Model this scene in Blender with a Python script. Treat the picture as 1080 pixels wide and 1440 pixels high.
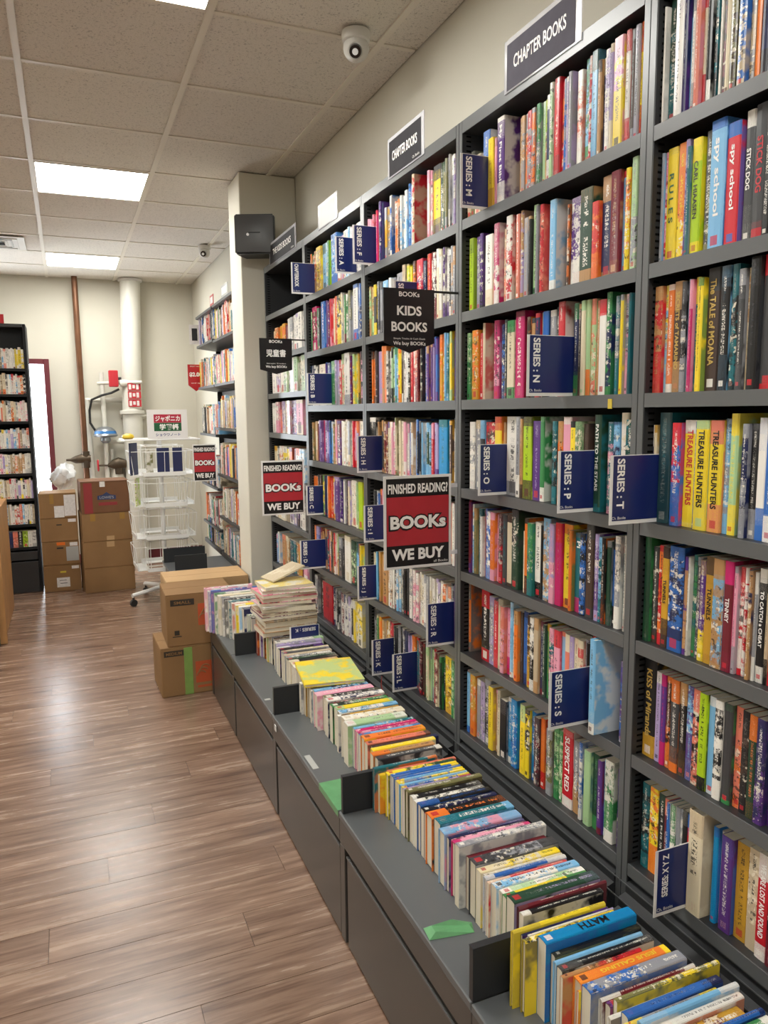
import bpy, bmesh, math, random
import numpy as np
from mathutils import Vector, Matrix

for o in list(bpy.data.objects):
    bpy.data.objects.remove(o)
scene = bpy.context.scene
COL = scene.collection
rnd = random.Random(7)

# ------------------------------------------------------------------ camera, light, exposure
EYE = Vector((0.0, 0.0, 1.46))
FPX, YAW, PITCH, ROLL = 1057.4, 0.3965, 0.1325, -0.0094
fw = Vector((math.sin(YAW)*math.cos(PITCH), math.cos(YAW)*math.cos(PITCH), -math.sin(PITCH)))
r0 = Vector((math.cos(YAW), -math.sin(YAW), 0)); u0 = r0.cross(fw)
cr = r0*math.cos(ROLL) + u0*math.sin(ROLL); cu = -r0*math.sin(ROLL) + u0*math.cos(ROLL)
cam_data = bpy.data.cameras.new('camera'); cam = bpy.data.objects.new('camera', cam_data); COL.objects.link(cam)
cam_data.sensor_fit = 'VERTICAL'; cam_data.sensor_height = 24.0; cam_data.lens = FPX/1440*24.0
cam_data.clip_start = 0.05
m = Matrix((cr, cu, -fw)).transposed().to_4x4(); m.translation = EYE
cam.matrix_world = m
scene.camera = cam
def project(P):
    d = Vector(P) - EYE; z = d.dot(fw)
    return (540 + FPX*d.dot(cr)/z, 720 - FPX*d.dot(cu)/z, z)

world = bpy.data.worlds.new('world'); scene.world = world; world.use_nodes = True
world.node_tree.nodes['Background'].inputs[0].default_value = (0.9, 0.95, 1.0, 1)
world.node_tree.nodes['Background'].inputs[1].default_value = 0.6
vs = scene.view_settings
vs.view_transform = 'Standard'; vs.look = 'None'; vs.gamma = 1.0; vs.use_curve_mapping = False
vs.exposure = 0.3
PANEL = 27.0          # strength of the ceiling light panels
PANE = 14.0           # strength of the daylit door glass

# ------------------------------------------------------------------ fixed dimensions (metres)
D = 1.0415           # front plane of the wall shelving
XW = 1.245           # right wall
XF = 0.625           # front plane of the drawer cabinets
ZL = 0.377           # top of the drawer cabinets
ZC = 2.74            # ceiling
YB = 7.93            # back wall
POST = [0.4465, 1.1865, 1.9265, 2.6665, 3.4065, 4.1465]
LEV = [2.224, 1.970, 1.722, 1.479, 1.227, 0.983, 0.738, 0.495]
LEVE = [2.224, 1.970, 1.752, 1.551, 1.340, 1.105, 0.870, 0.610]

# ------------------------------------------------------------------ materials
def srgb(h):
    c = [int(h[i:i+2], 16)/255 for i in (0, 2, 4)]
    return tuple((x/12.92 if x <= 0.04045 else ((x+0.055)/1.055)**2.4) for x in c) + (1.0,)
MATS = {}
class NT:
    def __init__(s, name):
        s.m = bpy.data.materials.new(name); s.m.use_nodes = True
        s.t = s.m.node_tree; s.b = s.t.nodes['Principled BSDF']
    def n(s, ty, **kw):
        nd = s.t.nodes.new(ty)
        for k, v in kw.items(): setattr(nd, k, v)
        return nd
    def put(s, sock, v):
        if isinstance(v, bpy.types.NodeSocket): s.t.links.new(v, sock)
        else: sock.default_value = v
    def math(s, op, a, b=None, c=None):
        nd = s.n('ShaderNodeMath', operation=op)
        for i, v in enumerate((a, b, c)):
            if v is not None: s.put(nd.inputs[i], v)
        return nd.outputs[0]
    def mix(s, f, a, b):
        nd = s.n('ShaderNodeMix', data_type='RGBA')
        s.put(nd.inputs[0], f); s.put(nd.inputs[6], a); s.put(nd.inputs[7], b)
        return nd.outputs[2]
    def xyz(s, x, y, z):
        nd = s.n('ShaderNodeCombineXYZ')
        for i, v in enumerate((x, y, z)): s.put(nd.inputs[i], v)
        return nd.outputs[0]
    def white(s, vec, w=0.0):
        nd = s.n('ShaderNodeTexWhiteNoise', noise_dimensions='4D'); s.put(nd.inputs['Vector'], vec); s.put(nd.inputs['W'], w)
        return nd.outputs[0]
    def noise(s, vec, scale, detail=3.0, rough=0.5):
        nd = s.n('ShaderNodeTexNoise'); s.put(nd.inputs['Vector'], vec); nd.inputs['Scale'].default_value = scale
        nd.inputs['Detail'].default_value = detail; nd.inputs['Roughness'].default_value = rough
        return nd.outputs[0]
    def ramp(s, f, stops):
        nd = s.n('ShaderNodeValToRGB'); s.put(nd.inputs[0], f); e = nd.color_ramp.elements
        while len(e) < len(stops): e.new(0.5)
        for i, (p, c) in enumerate(stops): e[i].position = p; e[i].color = c
        return nd.outputs[0]
    def bump(s, h, strength, dist=0.002):
        nd = s.n('ShaderNodeBump'); nd.inputs['Strength'].default_value = strength; nd.inputs['Distance'].default_value = dist
        s.put(nd.inputs['Height'], h); s.put(s.b.inputs['Normal'], nd.outputs[0])
    def obj(s): return s.n('ShaderNodeTexCoord').outputs['Object']
    def scaled(s, vec, sc):
        nd = s.n('ShaderNodeMapping'); s.put(nd.inputs['Vector'], vec); nd.inputs['Scale'].default_value = sc
        return nd.outputs[0]

def plain(name, hexc, rough=0.5, metal=0.0, spec=0.5, var=0.0, vscale=8.0, bump=0.0, bscale=200.0):
    t = NT(name); c = srgb(hexc)
    t.b.inputs['Roughness'].default_value = rough; t.b.inputs['Metallic'].default_value = metal
    t.b.inputs['Specular IOR Level'].default_value = spec
    co = t.obj()
    if var > 0:
        f = t.noise(co, vscale, 4.0)
        lo = tuple(x*(1-var) for x in c[:3]) + (1,); hi = tuple(min(1, x*(1+var)) for x in c[:3]) + (1,)
        t.put(t.b.inputs['Base Color'], t.ramp(f, [(0.3, lo), (0.7, hi)]))
    else:
        t.b.inputs['Base Color'].default_value = c
    if bump > 0: t.bump(t.noise(co, bscale, 2.0), bump, 0.001)
    MATS[name] = t.m
    return t.m
def emit(name, hexc, strength):
    t = NT(name); c = srgb(hexc)
    t.b.inputs['Base Color'].default_value = c
    t.b.inputs['Emission Color'].default_value = c; t.b.inputs['Emission Strength'].default_value = strength
    MATS[name] = t.m; return t.m

plain('wall_paint', 'cbc7b9', 0.75, var=0.02, vscale=3, bump=0.06, bscale=300)
plain('column_paint', 'd0ccbe', 0.7, var=0.02, vscale=3, bump=0.05, bscale=300)
plain('grid_metal', 'd9d2c4', 0.45)
plain('shelf_metal_shaded', '2b2c2e', 0.42, spec=0.55, var=0.05, vscale=2, bump=0.03, bscale=900)  # shelving metal with the shade between the shelves put into its colour
plain('shelf_back', '17181a', 0.6, spec=0.3, var=0.05)  # deepened for the shade behind the books; also paints the black bookcase
plain('shelf_metal_lit', '5a5c5d', 0.36, spec=0.6, var=0.04, vscale=3)  # same metal made paler, as the lit front strips and post faces
plain('ledge_metal', '5c5f61', 0.3, spec=0.6, var=0.06, vscale=2.5, bump=0.02, bscale=900)
plain('drawer_metal', '464340', 0.28, spec=0.55, var=0.08, vscale=1.5, bump=0.02, bscale=900)
plain('bookend_metal', '26282b', 0.4, spec=0.5, var=0.05)
plain('slot_dark', '050505', 0.8, spec=0.1)
plain('black_plastic', '1c1d1f', 0.45, spec=0.5, bump=0.15, bscale=1500)
plain('grille', '4a4b4e', 0.38, spec=0.6, bump=0.2, bscale=2500)
plain('white_plastic', 'd4d2cd', 0.35)
plain('white_wire', 'e6e6e3', 0.35)
plain('white_pipe', 'd2d0c6', 0.4, var=0.03)
plain('copper', '6c4932', 0.4, metal=0.45, var=0.25, vscale=6)
plain('brass_old', '54483a', 0.45, metal=0.6, var=0.25, vscale=20)
plain('red_paint', 'b3202c', 0.4)
plain('gong_steel', '9aa0a6', 0.3, metal=0.7)
plain('gong_blue', '2a6fb0', 0.4)
plain('frame_red', '64222a', 0.5, var=0.1)
plain('sign_white', 'e4e2e0', 0.3, spec=0.6)
plain('sign_black', '101012', 0.35, spec=0.5)
plain('sign_grey', '5b5863', 0.7, spec=0.15, var=0.06, vscale=30)
plain('sign_darkgrey', '343336', 0.7, spec=0.15, var=0.06, vscale=30)
plain('sign_navy', '182660', 0.28, spec=0.6)
plain('sign_red', 'b02c36', 0.35, spec=0.5, var=0.05, vscale=20)
plain('sign_bright_red', 'b81622', 0.35, spec=0.5)
plain('sign_green', '1c5a36', 0.4)
plain('sign_crimson', 'b0203c', 0.4)
plain('sign_orange', 'e2701c', 0.4)
plain('sign_bluetext', '2c3c88', 0.4)
plain('print_white', 'f2f0ec', 0.4)
plain('print_black', '121214', 0.4)
plain('print_yellow', 'e8c83a', 0.4)
plain('print_red', 'c02a34', 0.4)
plain('print_gold', 'c8a858', 0.4)
plain('print_orange', 'e86a28', 0.45)
plain('print_grey', '9a9aa0', 0.4)
plain('rod_metal', '1c1c1e', 0.4)
plain('cardboard', '8c6c49', 0.85, spec=0.2, var=0.08, vscale=5, bump=0.08, bscale=120)
plain('cardboard_dark', '74523a', 0.85, spec=0.2, var=0.08, vscale=5, bump=0.08, bscale=120)
plain('cardboard_light', 'b5946c', 0.85, spec=0.2, var=0.06, vscale=5, bump=0.08, bscale=120)
plain('packing_tape', 'a07a3e', 0.25, spec=0.6)
plain('label_paper', 'd9d5d2', 0.6, var=0.1, vscale=60)
plain('label_yellow', 'c8b03a', 0.6)
plain('label_dark', '2e281f', 0.6)
plain('logo_blue', '27345c', 0.5)
plain('logo_orange', 'b5502a', 0.6)
plain('logo_red', '8a2a2c', 0.6)
plain('green_tape', '5f9a68', 0.3, spec=0.6, var=0.1, vscale=40)
plain('green_tape_box', '7a9a4e', 0.45, var=0.1, vscale=20)
plain('wood_panel', 'a97c4c', 0.5, var=0.12, vscale=9)
plain('bag_plastic', 'e2e4e6', 0.3, spec=0.6, var=0.06, vscale=25)
plain('rubber', '2a2a2a', 0.6)
plain('cable_black', '1a1a1a', 0.5)
plain('strap_red', '9a3a34', 0.6)
plain('tape_grey', 'aaaba8', 0.4)
plain('lens_glass', '0d0e12', 0.08, spec=0.8)
plain('led_white', 'f4f6f8', 0.2)
emit('light_panel', 'fbfaf4', PANEL)
emit('door_daylight', 'eef7ff', PANE)

def clear_mat():
    t = NT('clear_acrylic')
    t.b.inputs['Base Color'].default_value = srgb('dcdce2')
    t.b.inputs['Roughness'].default_value = 0.15; t.b.inputs['Alpha'].default_value = 0.55
    MATS['clear_acrylic'] = t.m
clear_mat()

def ceiling_mat():
    t = NT('ceiling_tile'); co = t.n('ShaderNodeNewGeometry').outputs['Position']
    f = t.noise(co, 120, 3.0, 0.75); g = t.noise(co, 420, 2.0, 0.6)
    base = t.ramp(g, [(0.32, srgb('bbb6ae')), (0.42, srgb('dad5cd')), (0.7, srgb('e8e3db'))])
    spots = t.ramp(f, [(0.36, (0.2, 0.19, 0.18, 1)), (0.43, (1, 1, 1, 1))])
    nd = t.n('ShaderNodeMix', data_type='RGBA', blend_type='MULTIPLY'); nd.inputs[0].default_value = 0.5
    t.put(nd.inputs[6], base); t.put(nd.inputs[7], spots)
    oi = t.n('ShaderNodeObjectInfo').outputs['Random']
    tint = t.ramp(oi, [(0.0, (0.94, 0.92, 0.90, 1)), (1.0, (1.0, 1.0, 0.98, 1))])
    n2 = t.n('ShaderNodeMix', data_type='RGBA', blend_type='MULTIPLY'); n2.inputs[0].default_value = 1.0
    t.put(n2.inputs[6], nd.outputs[2]); t.put(n2.inputs[7], tint)
    t.put(t.b.inputs['Base Color'], n2.outputs[2]); t.b.inputs['Roughness'].default_value = 0.9
    t.b.inputs['Specular IOR Level'].default_value = 0.1
    t.bump(g, 0.4, 0.002)
    MATS['ceiling_tile'] = t.m
ceiling_mat()

def floor_mat():
    t = NT('wood_plank'); co = t.n('ShaderNodeNewGeometry').outputs['Position']
    oi = t.n('ShaderNodeObjectInfo').outputs['Random']
    off = t.math('MULTIPLY', oi, 37.0)
    sep = t.n('ShaderNodeSeparateXYZ'); t.put(sep.inputs[0], co)
    v = t.xyz(t.math('ADD', t.math('MULTIPLY', sep.outputs[0], 1.6), off), t.math('MULTIPLY', sep.outputs[1], 17.0), off)
    g1 = t.noise(v, 1.6, 5.0, 0.62)
    v2 = t.xyz(t.math('ADD', t.math('MULTIPLY', sep.outputs[0], 3.0), off), t.math('MULTIPLY', sep.outputs[1], 90.0), off)
    g2 = t.noise(v2, 1.4, 4.0, 0.6)
    base = t.ramp(g1, [(0.28, srgb('584236')), (0.42, srgb('755b4b')), (0.55, srgb('8a6f5d')), (0.72, srgb('a28975'))])
    streak = t.ramp(g2, [(0.33, (0.62, 0.58, 0.55, 1)), (0.5, (1, 1, 1, 1))])
    a = t.n('ShaderNodeMix', data_type='RGBA', blend_type='MULTIPLY'); a.inputs[0].default_value = 0.75
    t.put(a.inputs[6], base); t.put(a.inputs[7], streak)
    tone = t.ramp(oi, [(0.0, (0.86, 0.84, 0.83, 1)), (1.0, (1.1, 1.1, 1.1, 1))])
    b = t.n('ShaderNodeMix', data_type='RGBA', blend_type='MULTIPLY'); b.inputs[0].default_value = 1.0
    t.put(b.inputs[6], a.outputs[2]); t.put(b.inputs[7], tone)
    t.put(t.b.inputs['Base Color'], b.outputs[2])
    t.put(t.b.inputs['Roughness'], t.math('MULTIPLY_ADD', g1, 0.14, 0.19))
    t.bump(g2, 0.12, 0.001)
    MATS['wood_plank'] = t.m
floor_mat()
plain('floor_joint', '4a382d', 0.7)

def book_mat():
    t = NT('book_cover')
    def attr(n):
        nd = t.n('ShaderNodeAttribute'); nd.attribute_name = n; return nd
    a1, a2, ap = attr('c1'), attr('c2'), attr('par')
    c1, c2 = a1.outputs['Color'], a2.outputs['Color']
    style = a1.outputs['Alpha']
    sp = t.n('ShaderNodeSeparateColor'); t.put(sp.inputs[0], ap.outputs['Color'])
    seed, typ, h = sp.outputs[0], sp.outputs[1], sp.outputs[2]
    w = ap.outputs['Alpha']
    uv = t.n('ShaderNodeUVMap'); uv.uv_map = 'uvm'
    s2 = t.n('ShaderNodeSeparateXYZ'); t.put(s2.inputs[0], uv.outputs[0])
    u, v = s2.outputs[0], s2.outputs[1]
    un = t.math('DIVIDE', u, w); vn = t.math('DIVIDE', v, h)
    def R(k): return t.white((k*1.37, k*3.1, 0.5), seed)
    def gt(a, b): return t.math('GREATER_THAN', a, b)
    def lt(a, b): return t.math('LESS_THAN', a, b)
    def AND(*x):
        r = x[0]
        for y in x[1:]: r = t.math('MULTIPLY', r, y)
        return r
    # printed picture: blotches in the book's two colours with some dark and light
    pv = t.xyz(t.math('ADD', u, t.math('MULTIPLY', seed, 91.0)), v, t.math('MULTIPLY', seed, 33.0))
    n1 = t.noise(pv, 42, 3.0, 0.65); n2 = t.noise(t.scaled(pv, (1, 1, 3)), 75, 2.0, 0.6)
    art = t.mix(t.ramp(n1, [(0.45, (0, 0, 0, 1)), (0.53, (1, 1, 1, 1))]), c1, c2)
    art = t.mix(AND(gt(n2, 0.60), 0.75), art, srgb('efe6d2'))
    art = t.mix(AND(lt(n2, 0.37), 0.8), art, srgb('1d1b1c'))
    isart = gt(style, 0.55)
    col = t.mix(AND(isart, lt(t.math('ABSOLUTE', t.math('SUBTRACT', vn, R(9))), 0.45)), c1, art)
    # colour bands at head and tail
    band = AND(gt(R(1), 0.45), gt(vn, t.math('SUBTRACT', 1.0, t.math('MULTIPLY_ADD', R(2), 0.22, 0.05))))
    col = t.mix(band, col, c2)
    band2 = AND(gt(R(3), 0.5), lt(vn, t.math('MULTIPLY_ADD', R(4), 0.25, 0.04)))
    col = t.mix(band2, col, c2)
    # lettering-like print running down the spine
    lp = t.math('MAXIMUM', t.math('MULTIPLY', w, 0.26), 0.003)
    cv = t.math('DIVIDE', v, lp); cell = t.math('FLOOR', cv)
    gl = t.white(t.xyz(t.math('FLOOR', t.math('MULTIPLY', cv, 3.3)), t.math('FLOOR', t.math('MULTIPLY', un, 11.0)), 0.0), seed)
    gap = gt(t.white(t.xyz(cell, 3.0, 1.0), seed), 0.16)
    fr = t.math('FRACT', cv)
    tmask = AND(gt(gl, 0.48), gap, lt(fr, 0.82), lt(t.math('ABSOLUTE', un), t.math('MULTIPLY_ADD', R(5), 0.11, 0.10)),
                gt(vn, t.math('MULTIPLY_ADD', R(6), 0.25, 0.14)), lt(vn, t.math('MULTIPLY_ADD', R(7), 0.3, 0.62)))
    tmask = AND(tmask, lt(typ, 0.25), gt(style, 0.12))
    bw = t.n('ShaderNodeRGBToBW'); t.put(bw.inputs[0], c1)
    ink = t.mix(gt(bw.outputs[0], 0.3), srgb('f0ece2'), srgb('1c1a1e'))
    ink = t.mix(gt(R(8), 0.62), ink, c2)
    col = t.mix(t.math('MULTIPLY', tmask, 0.85), col, ink)
    # small author line at the head and a publisher's mark at the tail
    cv2 = t.math('DIVIDE', v, 0.0026)
    gl2 = t.white(t.xyz(t.math('FLOOR', t.math('MULTIPLY', cv2, 2.0)), t.math('FLOOR', t.math('MULTIPLY', un, 14.0)), 5.0), seed)
    am = AND(gt(gl2, 0.5), lt(t.math('ABSOLUTE', un), 0.13), gt(vn, 0.80), lt(vn, t.math('MULTIPLY_ADD', R(12), 0.06, 0.90)), lt(typ, 0.25), gt(style, 0.12))
    col = t.mix(t.math('MULTIPLY', am, 0.8), col, ink)
    lm_ = AND(gt(R(13), 0.4), lt(t.math('ABSOLUTE', un), 0.24), gt(v, 0.007), lt(v, t.math('MULTIPLY_ADD', w, 0.5, 0.007)), lt(typ, 0.25))
    col = t.mix(t.math('MULTIPLY', lm_, 0.85), col, t.mix(gt(R(14), 0.5), srgb('c02430'), ink))
    # front and back boards
    bn = t.noise(t.scaled(pv, (0.35, 0.35, 1)), 42, 3.0, 0.6)
    board = t.mix(t.ramp(bn, [(0.42, (0, 0, 0, 1)), (0.52, (1, 1, 1, 1))]), c1, t.mix(0.75, c1, c2))
    col = t.mix(AND(gt(typ, 0.25), lt(typ, 0.75)), col, board)
    t.put(t.b.inputs['Base Color'], col)
    t.put(t.b.inputs['Roughness'], t.math('MULTIPLY_ADD', R(11), 0.3, 0.22))
    t.b.inputs['Specular IOR Level'].default_value = 0.5
    MATS['book_cover'] = t.m
book_mat()
def page_mat():
    t = NT('book_pages'); uv = t.n('ShaderNodeNewGeometry').outputs['Position']
    f = t.noise(t.scaled(uv, (2, 900, 2)), 1.0, 2.0)
    g = t.noise(uv, 4.0, 2.0)
    c = t.mix(g, srgb('d8cdb6'), srgb('e6dfce'))
    t.put(t.b.inputs['Base Color'], t.mix(t.math('MULTIPLY', f, 0.35), c, srgb('a89c86')))
    t.b.inputs['Roughness'].default_value = 0.85; t.b.inputs['Specular IOR Level'].default_value = 0.15
    MATS['book_pages'] = t.m
page_mat()

# ------------------------------------------------------------------ mesh helpers
OFF = {}
def thing(name, label, cat, loc=(0, 0, 0), rotz=0.0, group=None, local=False, kind=None):
    o = bpy.data.objects.new(name, None); COL.objects.link(o)
    o.empty_display_size = 0.05
    o.location = loc; o.rotation_euler = (0, 0, rotz)
    o['label'] = label
    if kind: o['kind'] = kind
    else: o['category'] = cat
    if group: o['group'] = group
    OFF[o.name] = Vector((0, 0, 0)) if local else Vector(loc)
    return o
def tag(o, label=None, cat=None, group=None, kind=None):
    if label: o['label'] = label
    if cat: o['category'] = cat
    if group: o['group'] = group
    if kind: o['kind'] = kind
    return o
def link(name, me, parent=None, off=None):
    o = bpy.data.objects.new(name, me); COL.objects.link(o)
    if parent is not None:
        o.parent = parent; OFF[o.name] = OFF.get(parent.name, Vector((0, 0, 0)))
    return o
class MB:
    def __init__(s): s.v = []; s.f = []
    def add(s, vs, fs):
        b = len(s.v); s.v += [tuple(x) for x in vs]; s.f += [tuple(b+i for i in f) for f in fs]; return s
    def box(s, x0, x1, y0, y1, z0, z1):
        vs = [(x0,y0,z0),(x1,y0,z0),(x1,y1,z0),(x0,y1,z0),(x0,y0,z1),(x1,y0,z1),(x1,y1,z1),(x0,y1,z1)]
        return s.add(vs, [(0,3,2,1),(4,5,6,7),(0,1,5,4),(1,2,6,5),(2,3,7,6),(3,0,4,7)])
    def tube(s, pts, r, seg=10, caps=True):
        pts = [Vector(p) for p in pts]; rs = r if isinstance(r, (list, tuple)) else [r]*len(pts)
        base = len(s.v); prev = None
        for i, p in enumerate(pts):
            d = (pts[min(i+1, len(pts)-1)] - pts[max(i-1, 0)]).normalized()
            a = prev if prev is not None else (Vector((0,0,1)) if abs(d.z) < 0.9 else Vector((1,0,0)))
            e1 = (a - d*a.dot(d)).normalized(); e2 = d.cross(e1); prev = e1
            for k in range(seg):
                t = 2*math.pi*k/seg; s.v.append(tuple(p + (e1*math.cos(t) + e2*math.sin(t))*rs[i]))
        for i in range(len(pts)-1):
            for k in range(seg):
                a, b = base+i*seg+k, base+i*seg+(k+1) % seg
                s.f.append((a, b, b+seg, a+seg))
        if caps:
            s.f.append(tuple(base+k for k in reversed(range(seg))))
            s.f.append(tuple(base+(len(pts)-1)*seg+k for k in range(seg)))
        return s
    def lathe(s, prof, c, seg=24):
        base = len(s.v)
        for (r, z) in prof:
            for k in range(seg):
                t = 2*math.pi*k/seg; s.v.append((c[0]+r*math.cos(t), c[1]+r*math.sin(t), c[2]+z))
        for i in range(len(prof)-1):
            for k in range(seg):
                a, b = base+i*seg+k, base+i*seg+(k+1) % seg
                s.f.append((a, b, b+seg, a+seg))
        s.f.append(tuple(base+k for k in reversed(range(seg)))); s.f.append(tuple(base+(len(prof)-1)*seg+k for k in range(seg)))
        return s
    def prism(s, poly, axis, a, b):
        # poly: 2-D points in the two other axes (in x,y,z order), extruded along axis from a to b
        n = len(poly)
        def mk(p, t):
            q = list(p); q.insert(axis, t); return tuple(q)
        vs = [mk(p, a) for p in poly] + [mk(p, b) for p in poly]
        fs = [tuple(range(n)), tuple(reversed(range(n, 2*n)))] + [(i, i+n, (i+1) % n + n, (i+1) % n) for i in range(n)]
        return s.add(vs, fs)
    def build(s, name, mat, parent=None, bevel=0.0, smooth=False, bseg=1):
        v = s.v
        if parent is not None: off = OFF.get(parent.name, Vector((0, 0, 0)))
        else:
            a = np.array(v); lo, hi = a.min(0), a.max(0)
            off = Vector(((lo[0]+hi[0])/2, (lo[1]+hi[1])/2, lo[2]))
        me = bpy.data.meshes.new(name)
        me.from_pydata([(x-off[0], y-off[1], z-off[2]) for x, y, z in v], [], s.f)
        bm = bmesh.new(); bm.from_mesh(me)
        bmesh.ops.recalc_face_normals(bm, faces=bm.faces)
        if bevel > 0:
            bmesh.ops.bevel(bm, geom=[e for e in bm.edges if e.calc_face_angle(0) > 0.5], offset=bevel, segments=bseg, affect='EDGES', clamp_overlap=True)
        bm.to_mesh(me); bm.free()
        if smooth:
            for p in me.polygons: p.use_smooth = True
            me.set_sharp_from_angle(angle=math.radians(40))
        me.materials.append(MATS[mat])
        o = link(name, me, parent)
        if parent is None:
            o.location = off; OFF[o.name] = off.copy()
        return o
def box(name, mat, parent, b, bevel=0.0):
    return MB().box(*b).build(name, mat, parent, bevel)
def text_mesh(txt, bold=0.0, depth=0.0006, space=1.0):
    cu_ = bpy.data.curves.new('text', 'FONT'); cu_.body = txt; cu_.align_x = 'CENTER'; cu_.align_y = 'CENTER'
    cu_.extrude = depth; cu_.offset = bold; cu_.resolution_u = 3; cu_.space_character = space
    o = bpy.data.objects.new('text', cu_); COL.objects.link(o)
    dg = bpy.context.evaluated_depsgraph_get()
    me = bpy.data.meshes.new_from_object(o.evaluated_get(dg))
    bpy.data.objects.remove(o); bpy.data.curves.remove(cu_)
    return me
TCACHE = {}
def text(name, txt, mat, parent, origin, right, up, width=None, height=None, bold=0.0, space=1.0, lift=0.0006):
    """lettering fitted in a width x height box, centred on origin, in the plane spanned by right/up"""
    key = (txt, bold, space)
    if key not in TCACHE:
        src = text_mesh(txt, bold, 0.0, space)
        a = np.array([v.co[:] for v in src.vertices]); TCACHE[key] = (src, a.min(0), a.max(0))
    src, lo, hi = TCACHE[key]
    me = src.copy()
    w, h = hi[0]-lo[0], hi[1]-lo[1]
    sx = width/w if width else height/h
    sy = height/h if height else sx
    right, up = Vector(right).normalized(), Vector(up).normalized(); nrm = right.cross(up)
    off = OFF.get(parent.name, Vector((0, 0, 0))) if parent else Vector((0, 0, 0))
    cx, cy = (lo[0]+hi[0])/2, (lo[1]+hi[1])/2
    o3 = Vector(origin) - off + nrm*lift
    for v in me.vertices:
        v.co = o3 + right*((v.co.x-cx)*sx) + up*((v.co.y-cy)*sy)
    me.materials.clear(); me.materials.append(MATS[mat])
    return link(name, me, parent)

X_, Y_, Z_ = Vector((1,0,0)), Vector((0,1,0)), Vector((0,0,1))

# ------------------------------------------------------------------ the room
XL, YN = -3.4, -1.6
fl = tag(box('floor', 'floor_joint', None, (XL, XW+.12, YN, YB+.12, -0.06, -0.004)), 'brown wood-look vinyl plank floor', kind='structure')
PW, PL = 0.152, 1.22
row = 0; y = YN
plank_meshes = {}
while y < YB:
    x = XL - (row*0.43 % 1.0)*PL
    y1 = min(y+PW, YB)
    while x < XW:
        x0, x1 = max(x, XL), min(x+PL, XW)
        if x1-x0 > 0.02:
            key = (round(x1-x0, 3), round(y1-y, 3))
            if key not in plank_meshes:
                hx, hy = key[0]/2-0.0008, key[1]/2-0.0008
                b = MB().box(-hx, hx, -hy, hy, -0.004, 0.0)
                me = bpy.data.meshes.new('plank'); me.from_pydata(b.v, [], b.f); me.materials.append(MATS['wood_plank']); plank_meshes[key] = me
            o = bpy.data.objects.new('plank', plank_meshes[key]); COL.objects.link(o); o.parent = fl
            o.location = Vector(((x0+x1)/2, (y+y1)/2, 0)) - fl.location
        x += PL
    y += PW; row += 1
tag(box('wall_right', 'wall_paint', None, (XW, XW+.12, YN, YB, 0, ZC+.1)), 'cream wall behind the tall bookcases', kind='structure')
# back wall with the door opening
wb = MB(); dx0, dx1, dz1 = -1.02, -0.115, 1.985
wb.box(XL, dx0, YB, YB+.12, 0, ZC+.1).box(dx1, XW+.12, YB, YB+.12, 0, ZC+.1).box(dx0, dx1, YB, YB+.12, dz1, ZC+.1)
tag(wb.build('wall_back', 'wall_paint'), 'cream wall at the far end of the aisle', kind='structure')
tag(box('wall_left', 'wall_paint', None, (XL-.12, XL, YN, YB, 0, ZC+.1)), 'cream wall far left', kind='structure')
tag(box('wall_front', 'wall_paint', None, (XL, XW+.12, YN-.12, YN, 0, ZC+.1)), 'cream wall behind the viewer', kind='structure')
dr = MB(); dr.box(dx0, dx0+.05, YB-.03, YB+.06, 0, dz1).box(dx1-.05, dx1, YB-.03, YB+.06, 0, dz1).box(dx0+.05, dx1-.05, YB-.03, YB+.06, dz1-.05, dz1)
dd = tag(dr.build('door_1', 'frame_red', None, 0.004), 'glazed door with dark red frame and white daylight', kind='structure')
box('pane', 'door_daylight', dd, (dx0+.05, dx1-.05, YB+.01, YB+.022, 0.02, dz1-.05))
box('baseboard_back', 'frame_red', None, (dx1+.002, XW-.001, YB-.012, YB-.001, 0, .09))['kind'] = 'structure'
co = MB().box(0.928, XW-.001, 4.192, 4.475, 0, ZC)
tag(co.build('column', 'column_paint', None, 0.004), 'square cream painted column beside the end of the bookcases', kind='structure')

# ceiling grid and tiles
ce = tag(box('ceiling', 'grid_metal', None, (XL, XW+.12, YN, YB+.12, ZC+.02, ZC+.08)), 'suspended ceiling of speckled square tiles', kind='structure')
GX = [-0.085 + 0.59*k for k in range(-6, 3)]; GY = [4.385 + 0.588*k for k in range(-10, 6)]
def cut(g, lo, hi): return [lo] + [q for q in g if lo+.02 < q < hi-.02] + [hi]
gx, gy = cut(GX, XL, XW), cut(GY, YN, YB)
LIGHTS = {(round(-0.085, 3), round(4.385+0.588*k, 3)) for k in (-8, -4, 0, 4)} | {(round(-0.085-0.59*4, 3), round(4.385+0.588*k, 3)) for k in (-8, -4, 0, 4)}  # rearmost panel and whole left row are unseen, added to light the room
VENT = (round(-0.085-0.59, 3), round(4.385+1.764, 3))
tile_me = {}
light_cells = []; vent_cell = None
for i in range(len(gx)-1):
    for j in range(len(gy)-1):
        k = (round(gx[i], 3), round(gy[j], 3))
        if k in LIGHTS: light_cells.append((gx[i], gx[i+1], gy[j], gy[j+1])); continue
        sz = (round(gx[i+1]-gx[i], 3), round(gy[j+1]-gy[j], 3))
        if sz not in tile_me:
            hx, hy = sz[0]/2-.006, sz[1]/2-.006
            b = MB().box(-hx, hx, -hy, hy, 0, 0.012)
            me = bpy.data.meshes.new('ceiling_tile'); me.from_pydata(b.v, [], b.f); me.materials.append(MATS['ceiling_tile']); tile_me[sz] = me
        o = bpy.data.objects.new('ceiling_tile', tile_me[sz]); COL.objects.link(o); o.parent = ce
        o.location = Vector(((gx[i]+gx[i+1])/2, (gy[j]+gy[j+1])/2, ZC+.005)) - ce.location
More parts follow.
